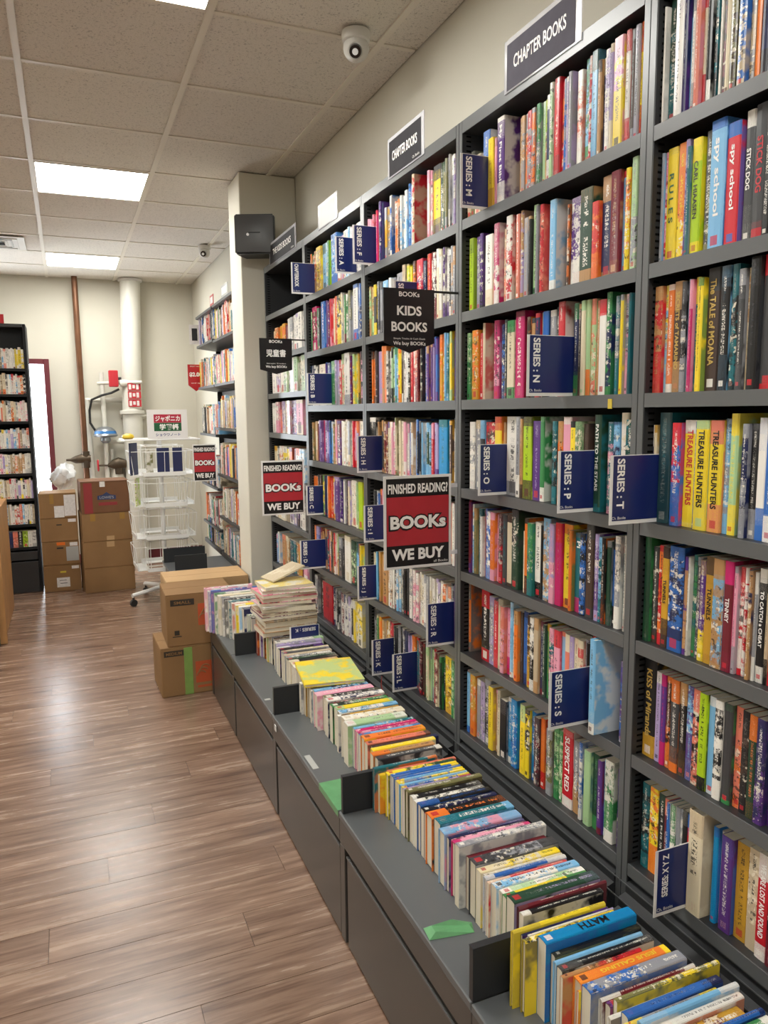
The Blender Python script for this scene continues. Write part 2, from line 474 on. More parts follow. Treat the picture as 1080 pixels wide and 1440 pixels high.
for q in gx[1:-1]: box('grid_bar', 'grid_metal', ce, (q-.012, q+.012, YN, YB, ZC-.002, ZC+.02))
for q in gy[1:-1]:
    for i in range(len(gx)-1): box('cross_bar', 'grid_metal', ce, (gx[i]+.012, gx[i+1]-.012, q-.010, q+.010, ZC+.0005, ZC+.02))
where = {(-1, 2): 'overhead behind the viewer', }
NAMES = ['bright square ceiling light panel nearest the camera at the top edge', 'bright square ceiling light panel in the middle of the ceiling', 'bright square ceiling light panel above the copper pipe at the far end']
for (x0, x1, y0, y1) in light_cells:
    vis = x0 > -0.5
    yi = round((y0-4.385)/0.588)
    lab = {-8: 'unseen square ceiling light panel added overhead behind the viewer', -4: NAMES[0], 0: NAMES[1], 4: NAMES[2]}[yi] if vis else '%s unseen square ceiling light panel added over the neighbouring aisle to the left' % {-8: 'nearest', -4: 'second', 0: 'third', 4: 'farthest'}[yi]
    t = thing('ceiling_light', lab, 'ceiling light', ((x0+x1)/2, (y0+y1)/2, ZC-.004), group='ceiling light panels')
    fr = MB(); e = .012; f2 = .018
    fr.box(x0+e, x1-e, y0+e, y0+f2, ZC-.003, ZC+.018).box(x0+e, x1-e, y1-f2, y1-e, ZC-.003, ZC+.018).box(x0+e, x0+f2, y0+f2, y1-f2, ZC-.003, ZC+.018).box(x1-f2, x1-e, y0+f2, y1-f2, ZC-.003, ZC+.018)
    fr.build('frame', 'grid_metal', t)
    box('diffuser', 'light_panel', t, (x0+f2, x1-f2, y0+f2, y1-f2, ZC+.004, ZC+.010))

# ------------------------------------------------------------------ bookcases on the right wall
BAYNAME = {'A': 'rightmost', 'B': 'second from right', 'C': 'middle', 'D': 'fourth from right', 'E': 'narrow leftmost'}
HP = 0.0175
def slots(y, zs0, zs1, side):
    b = MB(); z = zs0
    while z < zs1:
        b.box(D+.012, D+.026, y-(.0006 if side < 0 else 0), y+(.0006 if side > 0 else 0), z, z+.004); z += .0125
    return b
CASES = {}
for bi, bk in enumerate('ABCDE'):
    y0, y1 = POST[bi], POST[bi+1]
    lab = {'A': 'rightmost tall dark grey metal bookcase cut by the picture edge', 'B': 'tall dark grey metal bookcase, second from the right', 'C': 'tall dark grey metal bookcase in the middle of the row, behind the black pennant',
           'D': 'tall dark grey metal bookcase, second from the column', 'E': 'tall dark grey metal bookcase next to the cream column'}[bk]
    t = thing('bookcase', lab, 'bookcase', (XW-.1, (y0+y1)/2, ZL), group='bookcases along the right wall'); CASES[bk] = t
    lev = LEVE if bk == 'E' else LEV
    zb = ZL+.001
    box('back_panel', 'shelf_back', t, (XW-.012, XW-.002, y0+.001, y1-.001, zb, LEV[0]))
    for (a, b, side, yy) in ((y0+.0004, y0+HP, 1, y0+HP), (y1-HP, y1-.0004, -1, y1-HP)):
        sp = MB().box(D, XW-.013, a, b, zb, LEV[0]+.018).build('side_panel', 'shelf_metal_shaded', t, 0.0012)
        MB().box(D-.0012, D-.0002, a+.001, b-.001, zb, LEV[0]+.016).build('post_face', 'shelf_metal_lit', sp)
        so = slots(yy, .50, 2.2, side).build('slot_strip', 'slot_dark', sp); so['kind'] = 'stuff'
    for li, z in enumerate(lev):
        th = .012
        ya, yb_ = y0+HP+.0006, y1-HP-.0006
        if li == 0:
            sh = MB().box(D, XW-.013, ya, yb_, z-.016, z+.016).build('top_panel', 'shelf_metal_shaded', t, 0.001)
            MB().box(D-.0014, D-.0002, ya, yb_, z-.016, z+.016).build('front_strip', 'shelf_metal_lit', sh)
        else:
            sh = MB().box(D+.002, XW-.013, ya, yb_, z-.006, z+.012).build('shelf', 'shelf_metal_shaded', t, 0.001)
            MB().box(D-.0005, D+.0016, ya, yb_, z-.015, z+.012).build('front_strip', 'shelf_metal_lit', sh)
    # stepped plinth below the lowest shelf
    pz = lev[-1]-.016
    prof = [(D+.010, pz), (D+.010, pz-.012), (D-.004, pz-.016), (D-.004, pz-.036), (D-.022, pz-.042), (D-.022, pz-.062), (D-.040, pz-.068), (D-.040, zb), (XW-.02, zb), (XW-.02, pz)]
    if bk != 'E':
        MB().prism(prof, 1, y0+HP+.0006, y1-HP-.0006).build('plinth', 'shelf_metal_shaded', t)
        for (xx, zz) in ((D-.0045, pz-.0175), (D-.0225, pz-.0435), (D-.0405, pz-.0695)):
            box('plinth_highlight', 'shelf_metal_lit', t, (xx-.0012, xx+.0002, y0+.001, y1-.001, zz-.0018, zz+.0012))  # paler strips stand in for highlights on the step edges
    else:
        box('plinth', 'shelf_metal_shaded', t, (D+.004, XW-.02, y0+HP+.0006, y1-HP-.0006, zb, pz))

# ------------------------------------------------------------------ drawer cabinets below
CABY = [0.365, 1.100, 1.835, 2.567, 3.300, 3.860]
CABLAB = ['grey metal drawer cabinet at the bottom right corner, under the spine-up books', 'long grey metal drawer cabinet second nearest, with green tape on its top', 'grey metal drawer cabinet third nearest with a grey label strip on its top', 'grey metal drawer cabinet fourth nearest, below the lying picture book', 'grey metal drawer cabinet farthest away, touching the cardboard boxes']
for i in range(5):
    a, b = CABY[i]+.001, CABY[i+1]-.001
    t = thing('drawer_cabinet', CABLAB[i], 'cabinet', ((XF+D)/2, (a+b)/2, 0), group='drawer cabinets under the bookcases')
    box('body', 'drawer_metal', t, (XF+.022, D+.18, a, b, .001, ZL-.022))
    MB().box(XF, D+.18, a, b, ZL-.020, ZL).build('top', 'ledge_metal', t, 0.0025)
    MB().box(XF+.002, XF+.021, a, b, .288, ZL-.0205).build('fascia', 'drawer_metal', t, 0.0015)
    df = MB().box(XF+.004, XF+.021, a+.004, b-.050, .006, .272).build('drawer_front', 'drawer_metal', t, 0.002)
    MB().box(XF+.0025, XF+.004, a+.004, b-.050, .266, .272).build('drawer_lip', 'ledge_metal', df)
    MB().box(XF+.002, XF+.021, b-.036, b, .006, .287).build('stile', 'drawer_metal', t, 0.0015)
    MB().box(XF+.010, XF+.021, b-.0505, b-.0365, .006, .065).build('filler', 'drawer_metal', t)
    box('toe_kick', 'slot_dark', t, (XF+.015, XF+.0215, a, b, 0.001, .0055))

# ------------------------------------------------------------------ books
PAL = {'wh': ('white', 'e6e2da'), 'cr': ('cream', 'dccfb2'), 'bg': ('beige', 'c4b193'), 'tn': ('tan', 'b98d5c'), 'br': ('dark brown', '46342c'), 'gr': ('grey', '93949a'),
       'dg': ('dark grey', '3e3f42'), 'bk': ('black', '17171a'), 'rd': ('red', 'c8202e'), 'dr': ('maroon', '6e1c2a'), 'pk': ('pink', 'e29ab0'), 'mg': ('magenta', 'c01c66'),
       'pu': ('purple', '58307e'), 'li': ('lilac', 'ac9ac6'), 'nv': ('navy', '1d2550'), 'bl': ('blue', '2c66b4'), 'lb': ('light blue', '7ab4dc'), 'te': ('teal', '1c6a74'), 'dt': ('dark teal', '22424a'),
       'tq': ('bright blue', '0e84bc'), 'gn': ('green', '38834a'), 'dk': ('dark green', '1e4230'), 'lg': ('pale green', 'a6c894'), 'lm': ('lime green', 'a8c81e'), 'ol': ('olive', '78764a'),
       'ye': ('yellow', 'ecd02c'), 'go': ('mustard', 'c9992e'), 'or': ('orange', 'e2762a'), 'sa': ('salmon', 'de7c66')}
LIN = {k: srgb(v[1]) for k, v in PAL.items()}

def book_geo(w, h, d, c1, c2, style, hard, seed):
    """cover and page block of one book: spine at x=0 facing -x, thickness w along y (centred), height h along z, depth d along x"""
    t = min(0.0022 if hard else 0.0007, w*0.2); ins = 0.003 if hard else 0.0006
    r = min(0.0025, w*0.28); hw = w/2
    outer = [(d, -hw), (r, -hw), (0.0, -hw+r), (-0.0006, 0.0), (0.0, hw-r), (r, hw), (d, hw)]
    inner = [(d, hw-t), (t, hw-t), (t, -hw+t), (d, -hw+t)]
    n = len(outer)
    V = [(x, y, 0.0) for x, y in outer+inner] + [(x, y, h) for x, y in outer+inner]
    N = n+4
    F, TY, UV = [], [], []
    def q(a, b, ty, ua, ub):
        F.append((a, b, b+N, a+N)); TY.append(ty); UV.append([(ua, 0), (ub, 0), (ub, h), (ua, h)])
    q(0, 1, .5, d, 0)
    per = [0.0]
    for i in range(1, n-2): per.append(per[-1] + math.dist(outer[i], outer[i+1]))
    tot = per[-1]
    for i in range(1, n-2): q(i, i+1, 0.0, tot/2-per[i-1], tot/2-per[i])
    q(n-2, n-1, .5, 0, d)
    q(n-1, n, 1, 0, 0); q(n, n+1, 1, 0, 0); q(n+1, n+2, 1, 0, 0); q(n+2, n+3, 1, 0, 0); q(n+3, 0, 1, 0, 0)
    caps = [(0, 1, n+2, n+3), (1, 2, 3, n+2), (3, 4, 5, n+1), (n+2, 3, n+1), (5, 6, n, n+1)]
    for c in caps:
        F.append(tuple(reversed(c))); TY.append(1); UV.append([(0, 0)]*len(c))
        F.append(tuple(i+N for i in c)); TY.append(1); UV.append([(0, h)]*len(c))
    cols = []
    for ty, uvs in zip(TY, UV):
        for _ in uvs: cols.append((seed, ty, h, w))
    B = MB().box(t+.0003, d-ins, -hw+t+.0002, hw-t-.0002, ins, h-ins)
    return (V, F, UV, cols, (c1[0], c1[1], c1[2], style), (c2[0], c2[1], c2[2], 1.0)), (B.v, B.f)

def cover_mesh(name, geos, mats):
    """one mesh out of cover geometry lists [(V, F, UV, par, c1, c2), matrix]"""
    V, F, UV, P, A, B = [], [], [], [], [], []
    for (g, M) in geos:
        b = len(V)
        V += [tuple(M @ Vector(v)) for v in g[0]] if M is not None else list(g[0])
        F += [tuple(b+i for i in f) for f in g[1]]
        for uvs in g[2]: UV += uvs
        P += g[3]; k = len(g[3]); A += [g[4]]*k; B += [g[5]]*k
    me = bpy.data.meshes.new(name); me.from_pydata(V, [], F)
    uvl = me.uv_layers.new(name='uvm'); uvl.data.foreach_set('uv', np.array(UV, dtype=np.float32).ravel())
    for nm, arr in (('c1', A), ('c2', B), ('par', P)):
        at = me.color_attributes.new(nm, 'FLOAT_COLOR', 'CORNER'); at.data.foreach_set('color', np.array(arr, dtype=np.float32).ravel())
    for m_ in mats: me.materials.append(MATS[m_])
    return me

BOOKS = []       # every book: dict(M, w, h, d, c, style, hard, label, title, force)
def ordinal(n):
    s = {1: 'first', 2: 'second', 3: 'third', 4: 'fourth', 5: 'fifth', 6: 'sixth', 7: 'seventh', 8: 'eighth', 9: 'ninth', 10: 'tenth', 11: 'eleventh', 12: 'twelfth'}
    if n in s: return s[n]
    return '%d%s' % (n, 'th' if 10 <= n % 100 <= 20 else {1: 'st', 2: 'nd', 3: 'rd'}.get(n % 10, 'th'))
def colour_words(code):
    a = code.split('/')
    if len(a) == 1 or a[0] == a[1]: return PAL[a[0]][0]
    return '%s and %s' % (PAL[a[0]][0], PAL[a[1]][0])
def add_book(M, w, h, d, code, label, title=None, force=False, style=None, hard=None):
    a = code.split('/'); c1 = LIN[a[0]]; c2 = LIN[a[1]] if len(a) > 1 else tuple(min(1, x*0.6+.03) for x in c1)
    j = 0.9 + 0.2*rnd.random()
    c1 = tuple(min(1, x*j) for x in c1[:3]); c2 = tuple(min(1, x*j) for x in c2[:3])
    if style is None: style = rnd.random() if len(a) > 1 else 0.1 + 0.4*rnd.random()
    if title: style = 0.05
    if hard is None: hard = h > .203
    BOOKS.append(dict(M=M, w=w, h=h, d=d, c1=c1, c2=c2, style=style, hard=hard, label=label, title=title, force=force, seed=rnd.random()))

ROWS = {
    'B1': (1.982, '19070 226 bg/ol 15, 18844 192 ol/dg 17, 18644 306 cr 15.5, 18339 371 bl/wh 20.5, 17968 288 ye/go 17.5, 17681 106 pk 17, 17575 345 pu/wh 21.3, 16571 127 tn 18, 16444 156 gr/tn 18, 16288 154 or/gr 18, 16134 181 rd/gr 18, 15953 149 or/gr 18, 15804 146 gr/gn 18.5, 15658 144 lg/li 18.5, 15514 114 tn/lm 18.5, 15400 140 nv/wh 19, 15259 138 wh/lg 21, 15121 217 rd 21.4, 14904 160 or/rd 20, 14744 105 gr/bl 20, 14639 104 li/wh 20, 14535 128 gr/li 20.5, 14331 175 sa/wh 20, 14083 194 lb/gn 21.4, 13889 119 wh/rd 21.2, 13770 210 lb/dk 21.5, 13559 115 tn/br 19, 13444 136 nv/cr 19, 13309 134 wh/li 20, 13175 110 li/cr 20.5, 13066 279 ye/pk 21, 12787 146 wh/rd 21.4, 12641 123 br/gr 21, 12518 141 gr/li 21.2, 12376 80 rd/wh 20.5, 12296 79 ye/rd 20.8, 12217 98 wh/rd 21'),
    'B2': (1.734, '19070 115 wh/or 18.5, 18955 225 lm 19.5, 18690 196 gr/pu 19.5, 18494 155 pu/dg 20, 18074 368 wh/cr 18.5, 17706 72 or/wh 18, 17633 249 mg/wh 20.5, 17279 241 sa/bg 18.5, 17038 269 rd/wh 21, 16770 165 or/lg 20, 16605 162 sa/dk 20.5, 16443 128 li/tn 21, 16315 189 gr/tn 19, 16127 124 dg/tn 19, 16003 92 bk 18, 15911 181 lg/gn 21, 15730 89 gr 20.5, 15640 147 sa/rd 20.5, 15262 253 lb/wh 20.5, 14574 79 or/br 18, 14495 462 pu/wh 19, 14033 415 dk/tn 19.5, 13617 212 or/rd 16, 13405 343 nv/tn 20.5, 13062 286 dr/tn 20.5, 12776 171 lb/rd 20, 12605 126 or/ye 20, 12478 62 bg/lg 20.5, 12416 185 lg/gr 21.4'),
    'B3': (1.491, '19070 202 lg/gn 18.5, 18820 321 or/go 19, 18499 196 rd 18, 18303 116 cr/rd 20.5, 17734 256 pk/mg 20.5, 17264 210 bl/nv 19, 17053 138 bk 20, 16915 337 cr/gn 19.5, 16578 391 mg/dr 21.4, 16059 157 or/br 19.5, 15903 154 tn/dg 19, 15748 182 nv/rd 20, 15566 149 cr 20, 15417 234 bl/bk 20, 15182 229 gr/wh 20, 14954 140 bk/wh 20.5, 14813 247 rd/wh 21.4, 14351 210 nv/gn 20.5, 14038 102 bk/tn 20, 13936 151 cr/lg 20.5, 13785 148 lg/or 20.5, 13637 146 lg/sa 20.5, 13491 96 tn/sa 20, 13394 236 wh/rd 20, 13159 161 nv/gn 21.2, 12839 111 te/gr 20, 12728 88 lb/gr 20, 12640 87 ye/gr 20, 12552 108 pk/gr 20, 12445 64 ol/gr 20, 12381 63 te 20, 12317 188 lb/wh 21.5'),
    'B4': (1.239, '18915 289 gr/wh 19, 18626 321 gr/bg 19.5, 18305 235 bk/lb 19.5, 18070 494 rd/br 19, 17576 329 ye/rd 20.5, 17247 143 tn 19, 17104 622 wh/gr 20.5, 16481 200 gr/wh 20.5, 16282 131 tn/br 20, 16151 383 lm/br 20.5, 15767 339 pu/li 19.5, 15428 180 gn/wh 20.5, 14896 171 bk/te 19.5, 14725 196 or/tn 19.5, 14530 300 pk/wh 20.5, 14230 186 ye/bk 19.5, 14044 234 cr/gn 19.5, 13810 178 br 19, 13359 241 dk/te 21, 12930 162 te/pk 19.5, 12768 181 nv/lb 19.5, 12587 221 cr/wh 21.4, 12366 279 te/dk 20'),
    'B5': (0.995, '19070 182 bk/dr 21, 18888 119 dr/pu 20.5, 18769 88 lb/wh 20, 18680 174 ol/tn 19, 18506 170 te/wh 19, 18269 120 wh 17, 18149 79 or/rd 18.5, 18070 118 dr/bl 19.5, 17952 232 bl/wh 19, 17720 227 or/pk 19, 17493 149 pk 18.5, 17344 184 dg/rd 19, 17160 216 dg/te 19, 16944 282 cr/br 19.5, 16662 309 dk/dg 21, 16118 99 cr 16, 16020 163 or/br 19.5, 15857 224 gn/te 18.5, 15633 281 wh/bk 19, 15353 92 bk 18.5, 15261 300 lb/tn 20.5, 14961 205 li/pk 19.5, 14756 257 mg/rd 20, 14498 333 ye/or 20, 14165 109 or/gn 19, 14057 292 te/mg 18.5, 13764 181 bk/bl 19, 13583 278 br/dg 21.5, 13255 147 pu/li 19.5, 13108 121 lb/te 19, 12987 119 bk/or 19, 12867 141 dk/gr 18.5, 12726 139 bl/bk 19, 12587 160 gr/wh 20, 12428 112 te/rd 18, 12315 89 wh 20.5'),
    'B6': (0.750, '19070 122 or/te 21.4, 18315 442 bk/rd 20.5, 17872 273 gr/li 19.5, 17599 229 rd/wh 19, 17370 261 cr 20, 17109 183 sa/pk 18.5, 16926 216 pk/mg 18.5, 16710 142 lb/wh 20.5, 16568 140 bk/wh 19, 16429 172 or/tn 19, 16256 136 br 19, 16120 234 bl/nv 19.5, 15887 196 go/br 19, 15690 193 bk/wh 19, 15497 189 bg/tn 19.5, 15308 155 nv/dr 19, 15153 122 dk 18.5, 15031 151 gn/go 19, 14880 178 pk/te 18.5, 14701 233 pk/rd 18.5, 14468 171 lb/sa 18.5, 14297 196 sa/cr 18.5, 14101 165 li/cr 18.5, 13936 162 cr/sa 18.5, 13774 186 rd/cr 18.5, 13588 105 gr/li 19, 13483 103 bk 18.5, 13380 153 dr/rd 20.5, 13227 101 wh/bg 18, 13126 174 te/lb 18.5, 12952 194 lb/wh 21.4 4, 12312 136 bl/pu 18'),
    'B7': (0.507, '19070 124 wh/pk 18.5, 18946 183 lb/bl 18.5, 18746 298 or/go 18.5, 18447 209 gr/wh 18, 18239 246 li/gr 18, 17993 320 bk/gr 19.5, 17673 234 ye/tn 18.5, 17439 230 tn/pk 18, 17209 151 cr 19, 17058 332 bk/gr 17, 16726 216 tq/wh 18.5, 16510 282 tq/bl 19, 16091 238 ye/lg 19, 15853 200 ye/dg 18.5, 15654 228 tq/bl 18.5, 15425 223 dr/dg 18, 15202 188 or/rd 18.5, 15014 123 li/pu 18, 14891 242 ol/gr 17, 14648 207 lg/gn 18.5, 14441 146 gn/lg 18.2, 14295 397 rd/wh 19.5, 13898 220 gr/tn 18, 13679 108 br/tn 17.5, 13570 107 bl/wh 19, 13464 79 bl/nv 18, 13384 234 lg/te 18, 13150 229 dk/gn 18, 12921 149 pu/dr 17.5, 12772 123 bl/lb 18, 12649 288 gn/wh 19, 12291 208 nv/pu 18'),
    'A1': (1.982, '11670 52 wh 20.5, 11618 217 te/dk 21.4, 11401 196 wh/li 21.3, 11189 85 nv/pu 21, 11103 68 lb/nv 21.2, 11036 100 wh/gr 21, 10936 115 sa/pk 21.2, 10820 81 cr/rd 21, 10739 96 bk/dg 21.4, 10643 95 bk/wh 21, 10548 63 dk/bk 21, 10485 62 te/bk 21.2, 10423 46 wh 21, 10377 137 bk/dr 21.4, 10240 119 cr/bg 21, 10121 132 ol/br 21.2, 9960 157 bl/bg 21.4, 9803 98 gr/bg 21, 9705 97 or/br 21.2, 9608 149 nv/bk 21.4, 9459 120 nv/dg 21.2, 9339 104 gr/wh 21, 9235 179 bl 21, 9056 198 bk/wh 21, 8857 169 tn 20.5, 8689 210 nv 21, 8478 170 dr 21, 8309 165 te 21'),
    'A2': (1.734, '11670 69 gr/lb 20, 11601 68 pk/rd 20, 11533 251 ye/te 20.3, 11281 216 or/ye 20.5, 11066 99 pu/li 20.5, 10967 85 te/gr 19, 10883 212 lm/ye 20, 10624 179 dg/ol 20.5, 10445 330 lb/bl 21.4, 10115 271 rd/bl 20, 9800 188 dg/wh 21, 9612 252 dg/rd 21.3, 9360 136 bk 20, 9224 212 mg/pu 18, 9012 167 bl 20, 8845 212 go 19.5, 8632 194 rd 20, 8438 199 gn 19.5, 8239 227 gr 20'),
    'A3': (1.491, '11670 197 rd/tn 20, 11473 96 lb/ye 20, 11378 160 or/wh 20, 11217 207 br/tn 20.3, 11010 113 bk/gr 20, 10897 62 lb/ye 20.3, 10835 49 li/wh 20, 10785 86 mg/pk 20, 10699 102 te/ye 20.3, 10596 118 ye/gn 20, 10479 295 br/dg 21.4, 10057 202 bk/lb 21, 9855 152 te/bk 21, 9703 134 dg/gr 20, 9570 88 cr/tn 20, 9482 200 bk/dg 21.5, 9281 304 dg/rd 21.6, 8978 186 bk 20, 8792 207 dr 20.5, 8585 225 nv 20, 8360 241 ol 20, 8119 232 bk 21'),
    'A4': (1.239, '11670 42 nv/wh 19, 11628 98 cr/go 19, 11530 336 dt/te 21.4, 11075 221 bl/rd 19.5, 10854 302 ye/wh 20, 10552 52 bl 19.8, 10500 306 ye/lg 20, 10194 294 ye/sa 20, 9901 127 gr/lb 20.3, 9774 171 lg/ye 21.2, 9451 119 nv/gr 19.5, 9332 161 bk/gr 19.5, 9171 185 wh/bl 20.5, 8986 194 bl/wh 20.3, 8792 202 or 20, 8590 209 wh 20, 8382 227 gn 20, 8155 219 rd 19.5, 7935 235 nv 20'),
    'A5': (0.995, '11670 167 dk/gn 21.4, 11503 158 br/dg 19.5, 11345 154 or/rd 20, 11191 176 go/br 20, 11015 373 nv/bl 20.5, 10642 91 tn/pu 19, 10551 54 wh 19, 10498 107 te/gn 19.5, 10391 123 dg/gr 19.3, 10268 138 pu/ye 19, 10131 219 go/br 20, 9912 244 lb/tn 20, 9668 190 dr/mg 20, 9478 78 pk/gr 19.3, 9400 92 wh/rd 19.3, 9308 76 rd/wh 19.3, 9232 75 pu/rd 19.3, 9157 74 nv/tn 19.3, 9083 74 gr/wh 19, 9009 159 bk/wh 19.8, 8850 71 bg/bk 19.5, 8779 223 or/rd 20, 8556 163 bk 19, 8393 237 gn 19.5, 8157 216 bl 20, 7941 185 rd 19.5'),
    'A6': (0.750, '11670 346 bk/go 20.5, 11324 158 li/wh 18.8, 11166 140 pu/mg 18.8, 11026 137 bk/or 18.8, 10881 210 dg/or 18.8, 10671 186 bk/tn 18.8, 10484 182 pu/lb 18.8, 10302 196 bk/sa 18.8, 10107 191 lm/bk 18.8, 9916 186 lb/wh 18.8, 9730 182 bk/wh 18.8, 9548 193 dg/gn 18.8, 9355 188 sa/or 18.8, 9166 169 br/bk 18.8, 8998 179 dk/or 18.8, 8818 189 nv/pu 18.8, 8629 185 bk/pu 18.8, 8444 180 dr/or 18.8, 8265 188 bk/lb 18.8, 8076 196 dk/ye 18.8, 7880 203 nv 18.8'),
    'A7': (0.507, '11571 213 bk/te 18.5, 11357 249 or/ye 18.5, 11108 202 bk/dk 18.3, 10906 119 dr/sa 18.2, 10786 78 bl/wh 18, 10708 116 gn/wh 18, 10592 115 gr 18, 10477 94 wh/gr 18.2, 10383 130 bk/wh 18.5, 10253 128 rd/bl 18.3, 10124 372 cr/bg 20.5 1.5, 9649 119 tq/bl 19, 9530 84 wh 18.5, 9446 262 pu/bl 18.5, 9185 284 go/br 18.5, 8901 244 cr/bg 19, 8657 236 rd/wh 19.5, 8422 256 bk/dr 19, 8166 220 nv 18.5, 7946 239 or 18.5'),
    'C1': (1.982, '26470 299 wh/pk 17, 26171 243 pk/rd 18, 25928 237 mg/rd 19, 25676 266 wh/pu 20, 25410 261 nv/pu 20.5, 25021 317 go/gr 17.5, 24704 310 bl/wh 20.8, 24151 298 or/wh 17.5, 23853 234 br/or 17.5, 23619 230 lb/wh 18, 23390 226 wh/lb 19, 23164 222 lb/bl 20.5, 22941 219 li/wh 19, 22723 268 pk/gr 18.5, 22454 158 rd/bg 21.2 2, 21582 246 wh/pk 20, 21336 477 ye/dg 20.5, 20859 186 bk 20, 20673 274 dk/ol 19.5, 20400 223 ol/gr 20, 20176 219 gr/wh 20.5, 19957 258 li/wh 20'),
    'C2': (1.734, '26470 345 tn/lg 18, 26019 410 dg/ye 18, 25610 399 dg/gr 18.5, 25211 452 gr/lb 18, 24759 376 lb/wh 18.5, 24383 427 nv/gr 18, 23956 472 gr 18.5, 23484 400 bg/ol 20.5, 23083 389 lm/ye 19.5, 22694 325 or/dg 20.3, 22370 472 pu/rd 20, 21897 255 nv 19, 21642 300 or/rd 20.5, 21342 389 wh/dr 20.5, 20953 377 cr/wh 20.7, 20576 275 wh/pu 20.5, 20301 269 wh/bk 19, 20032 307 tn/gr 19.8'),
    'C3': (1.491, '26470 299 or/br 19, 26091 278 br/dg 19, 25813 542 li/pk 18.5, 25271 394 or/tn 20, 24878 320 wh/bk 18, 24558 375 lg/bk 19, 24183 305 lb/gn 19, 23877 239 ye/or 18, 23638 235 br/wh 18, 23402 232 dr/wh 18, 23171 284 wh/bk 18, 22887 333 rd/wh 18.5, 22554 325 dr/sa 18.5, 22228 265 bk/br 19, 21963 311 bl/li 19, 21652 304 pu/tn 19, 21348 248 li/pu 19.5, 21100 243 pu/bl 19.5, 20857 191 go/or 19.8, 20666 235 ye/or 20, 20431 231 lb/te 20, 20201 226 ye/lg 20.3, 19974 222 pu/dr 20'),
    'C4': (1.239, '26470 558 bk/wh 20, 25912 244 br/tn 18.5, 25668 333 dg/tn 19, 25200 331 tn/dr 18.5, 24869 323 cr/pu 18.5, 24546 379 pk/wh 18.5, 24167 308 cr/ol 20, 23859 361 cr 19, 23498 352 pk/wh 18.5, 23145 287 bl/te 18.5, 22858 337 wh/tn 18.5, 22522 274 bl/bk 19.5, 22247 216 bk/gr 19, 22032 212 lb/wh 18.5, 21820 312 dk/lb 18.5, 21508 355 rd/pk 18.5, 21153 345 pu/li 18.5, 20808 571 tq/te 19.5, 20237 276 br/go 19.5, 19961 225 wh/bk 20'),
    'C5': (0.995, '26470 310 dg 17, 26160 351 bl/wh 17, 25808 196 dr/or 18, 25601 343 pk 18, 25259 467 tn/br 18, 24792 389 lb 18.5, 24403 441 gn/wh 18, 23961 428 or 18, 23533 474 nv/wh 19, 23059 459 wh 18.5, 22600 389 rd 18, 22211 379 ye/bk 19, 21832 368 li 18.5, 21464 409 te 18.5, 21055 396 bk/wh 19, 20659 337 bg 18.5, 20322 235 sa/wh 18.5, 20087 185 cr/pk 19, 19901 228 wh/pk 19'),
    'C6': (0.750, '26470 418 cr/lg 17.5, 26052 303 lb/te 18.5, 25749 343 tn/go 19, 25387 476 tn/bg 18.5, 24911 396 tn/wh 18.5, 24515 322 wh/bk 18.5, 24193 315 wh/lb 18.5, 23877 309 bk/wh 18.5, 23569 421 bk 20, 23147 409 wh/gr 17.8, 22738 398 wh/pk 17.8, 22340 387 cr/wh 17.8, 21953 376 wh/gr 17.8, 21577 366 cr/wh 17.8, 21211 356 wh/li 17.8, 20855 347 cr/wh 17.8, 20508 385 wh/or 17.8, 20123 235 dg/gr 18.5, 19888 276 pu/dg 18.5'),
    'C7': (0.507, '26470 261 gr/dg 19.5, 26209 154 bk 18, 26055 152 gn/cr 18, 25871 355 or/go 18, 25516 278 tn/cr 17.5, 25238 274 wh/go 18, 24964 467 rd/dr 18.5, 24497 389 bk 18, 24108 442 gr/bk 19, 23666 368 nv/gr 19, 23298 300 li/nv 18.5, 22998 294 or/go 18.5, 22704 288 te/rd 18.5, 22416 394 bk/dr 19, 22022 165 br/dr 18.5, 21857 325 cr/lg 18.5, 21532 212 lg/gr 18.2, 21320 261 dr/rd 18.5, 21059 256 cr/dr 18, 20803 251 bk/gn 17.5, 20552 488 ye/go 18.5, 20064 378 lg/gn 18.5'),
    'D1': (1.982, '33870 308 dg/cr 16, 33562 375 gn/or 18, 33160 520 or/tn 18.5, 32640 605 ye/tn 19, 32035 489 lb/te 19.3, 31546 382 lb/wh 19, 31164 374 gn/lm 19, 30790 724 lb/bl 20.5, 30067 437 wh/sa 18, 29629 510 wh/li 18, 29120 494 cr/lb 18.5, 28625 401 lb/wh 19, 28225 391 pk/wh 18.5, 27834 531 gr/wh 18.5'),
    'D2': (1.734, '33870 307 gn/lg 18, 33554 639 dr/mg 19.5, 32915 414 gr/gn 18.5, 32501 405 bk 18, 32097 494 bl/lb 20, 31603 385 pu/dr 20, 31218 377 pk/rd 20, 30841 369 cr/rd 20, 30472 361 or/rd 20.3, 30110 528 ye/bk 20, 29582 258 gr/cr 20.5, 29324 338 dr/gn 19, 28987 249 gn/wh 19, 28738 407 gr/ol 20, 28092 468 wh/bl 21.2, 27624 304 bl/nv 21'),
    'D3': (1.491, '33870 313 te/nv 18, 33557 306 nv/wh 18, 33251 299 wh/bk 18, 32952 147 bk 18, 32769 817 cr/dr 18, 31952 297 pu/bl 18.5, 31655 484 bl/nv 18, 31171 657 gn/lg 18.5, 30514 364 gr/li 18.5, 30149 268 wh/rd 18.5, 29881 610 lg/sa 20.5, 29271 589 wh/gr 20.5, 28682 327 dr/pu 19, 28354 400 ye/lg 19.5, 27954 313 go/dk 19.5, 27641 307 pk/dg 20'),
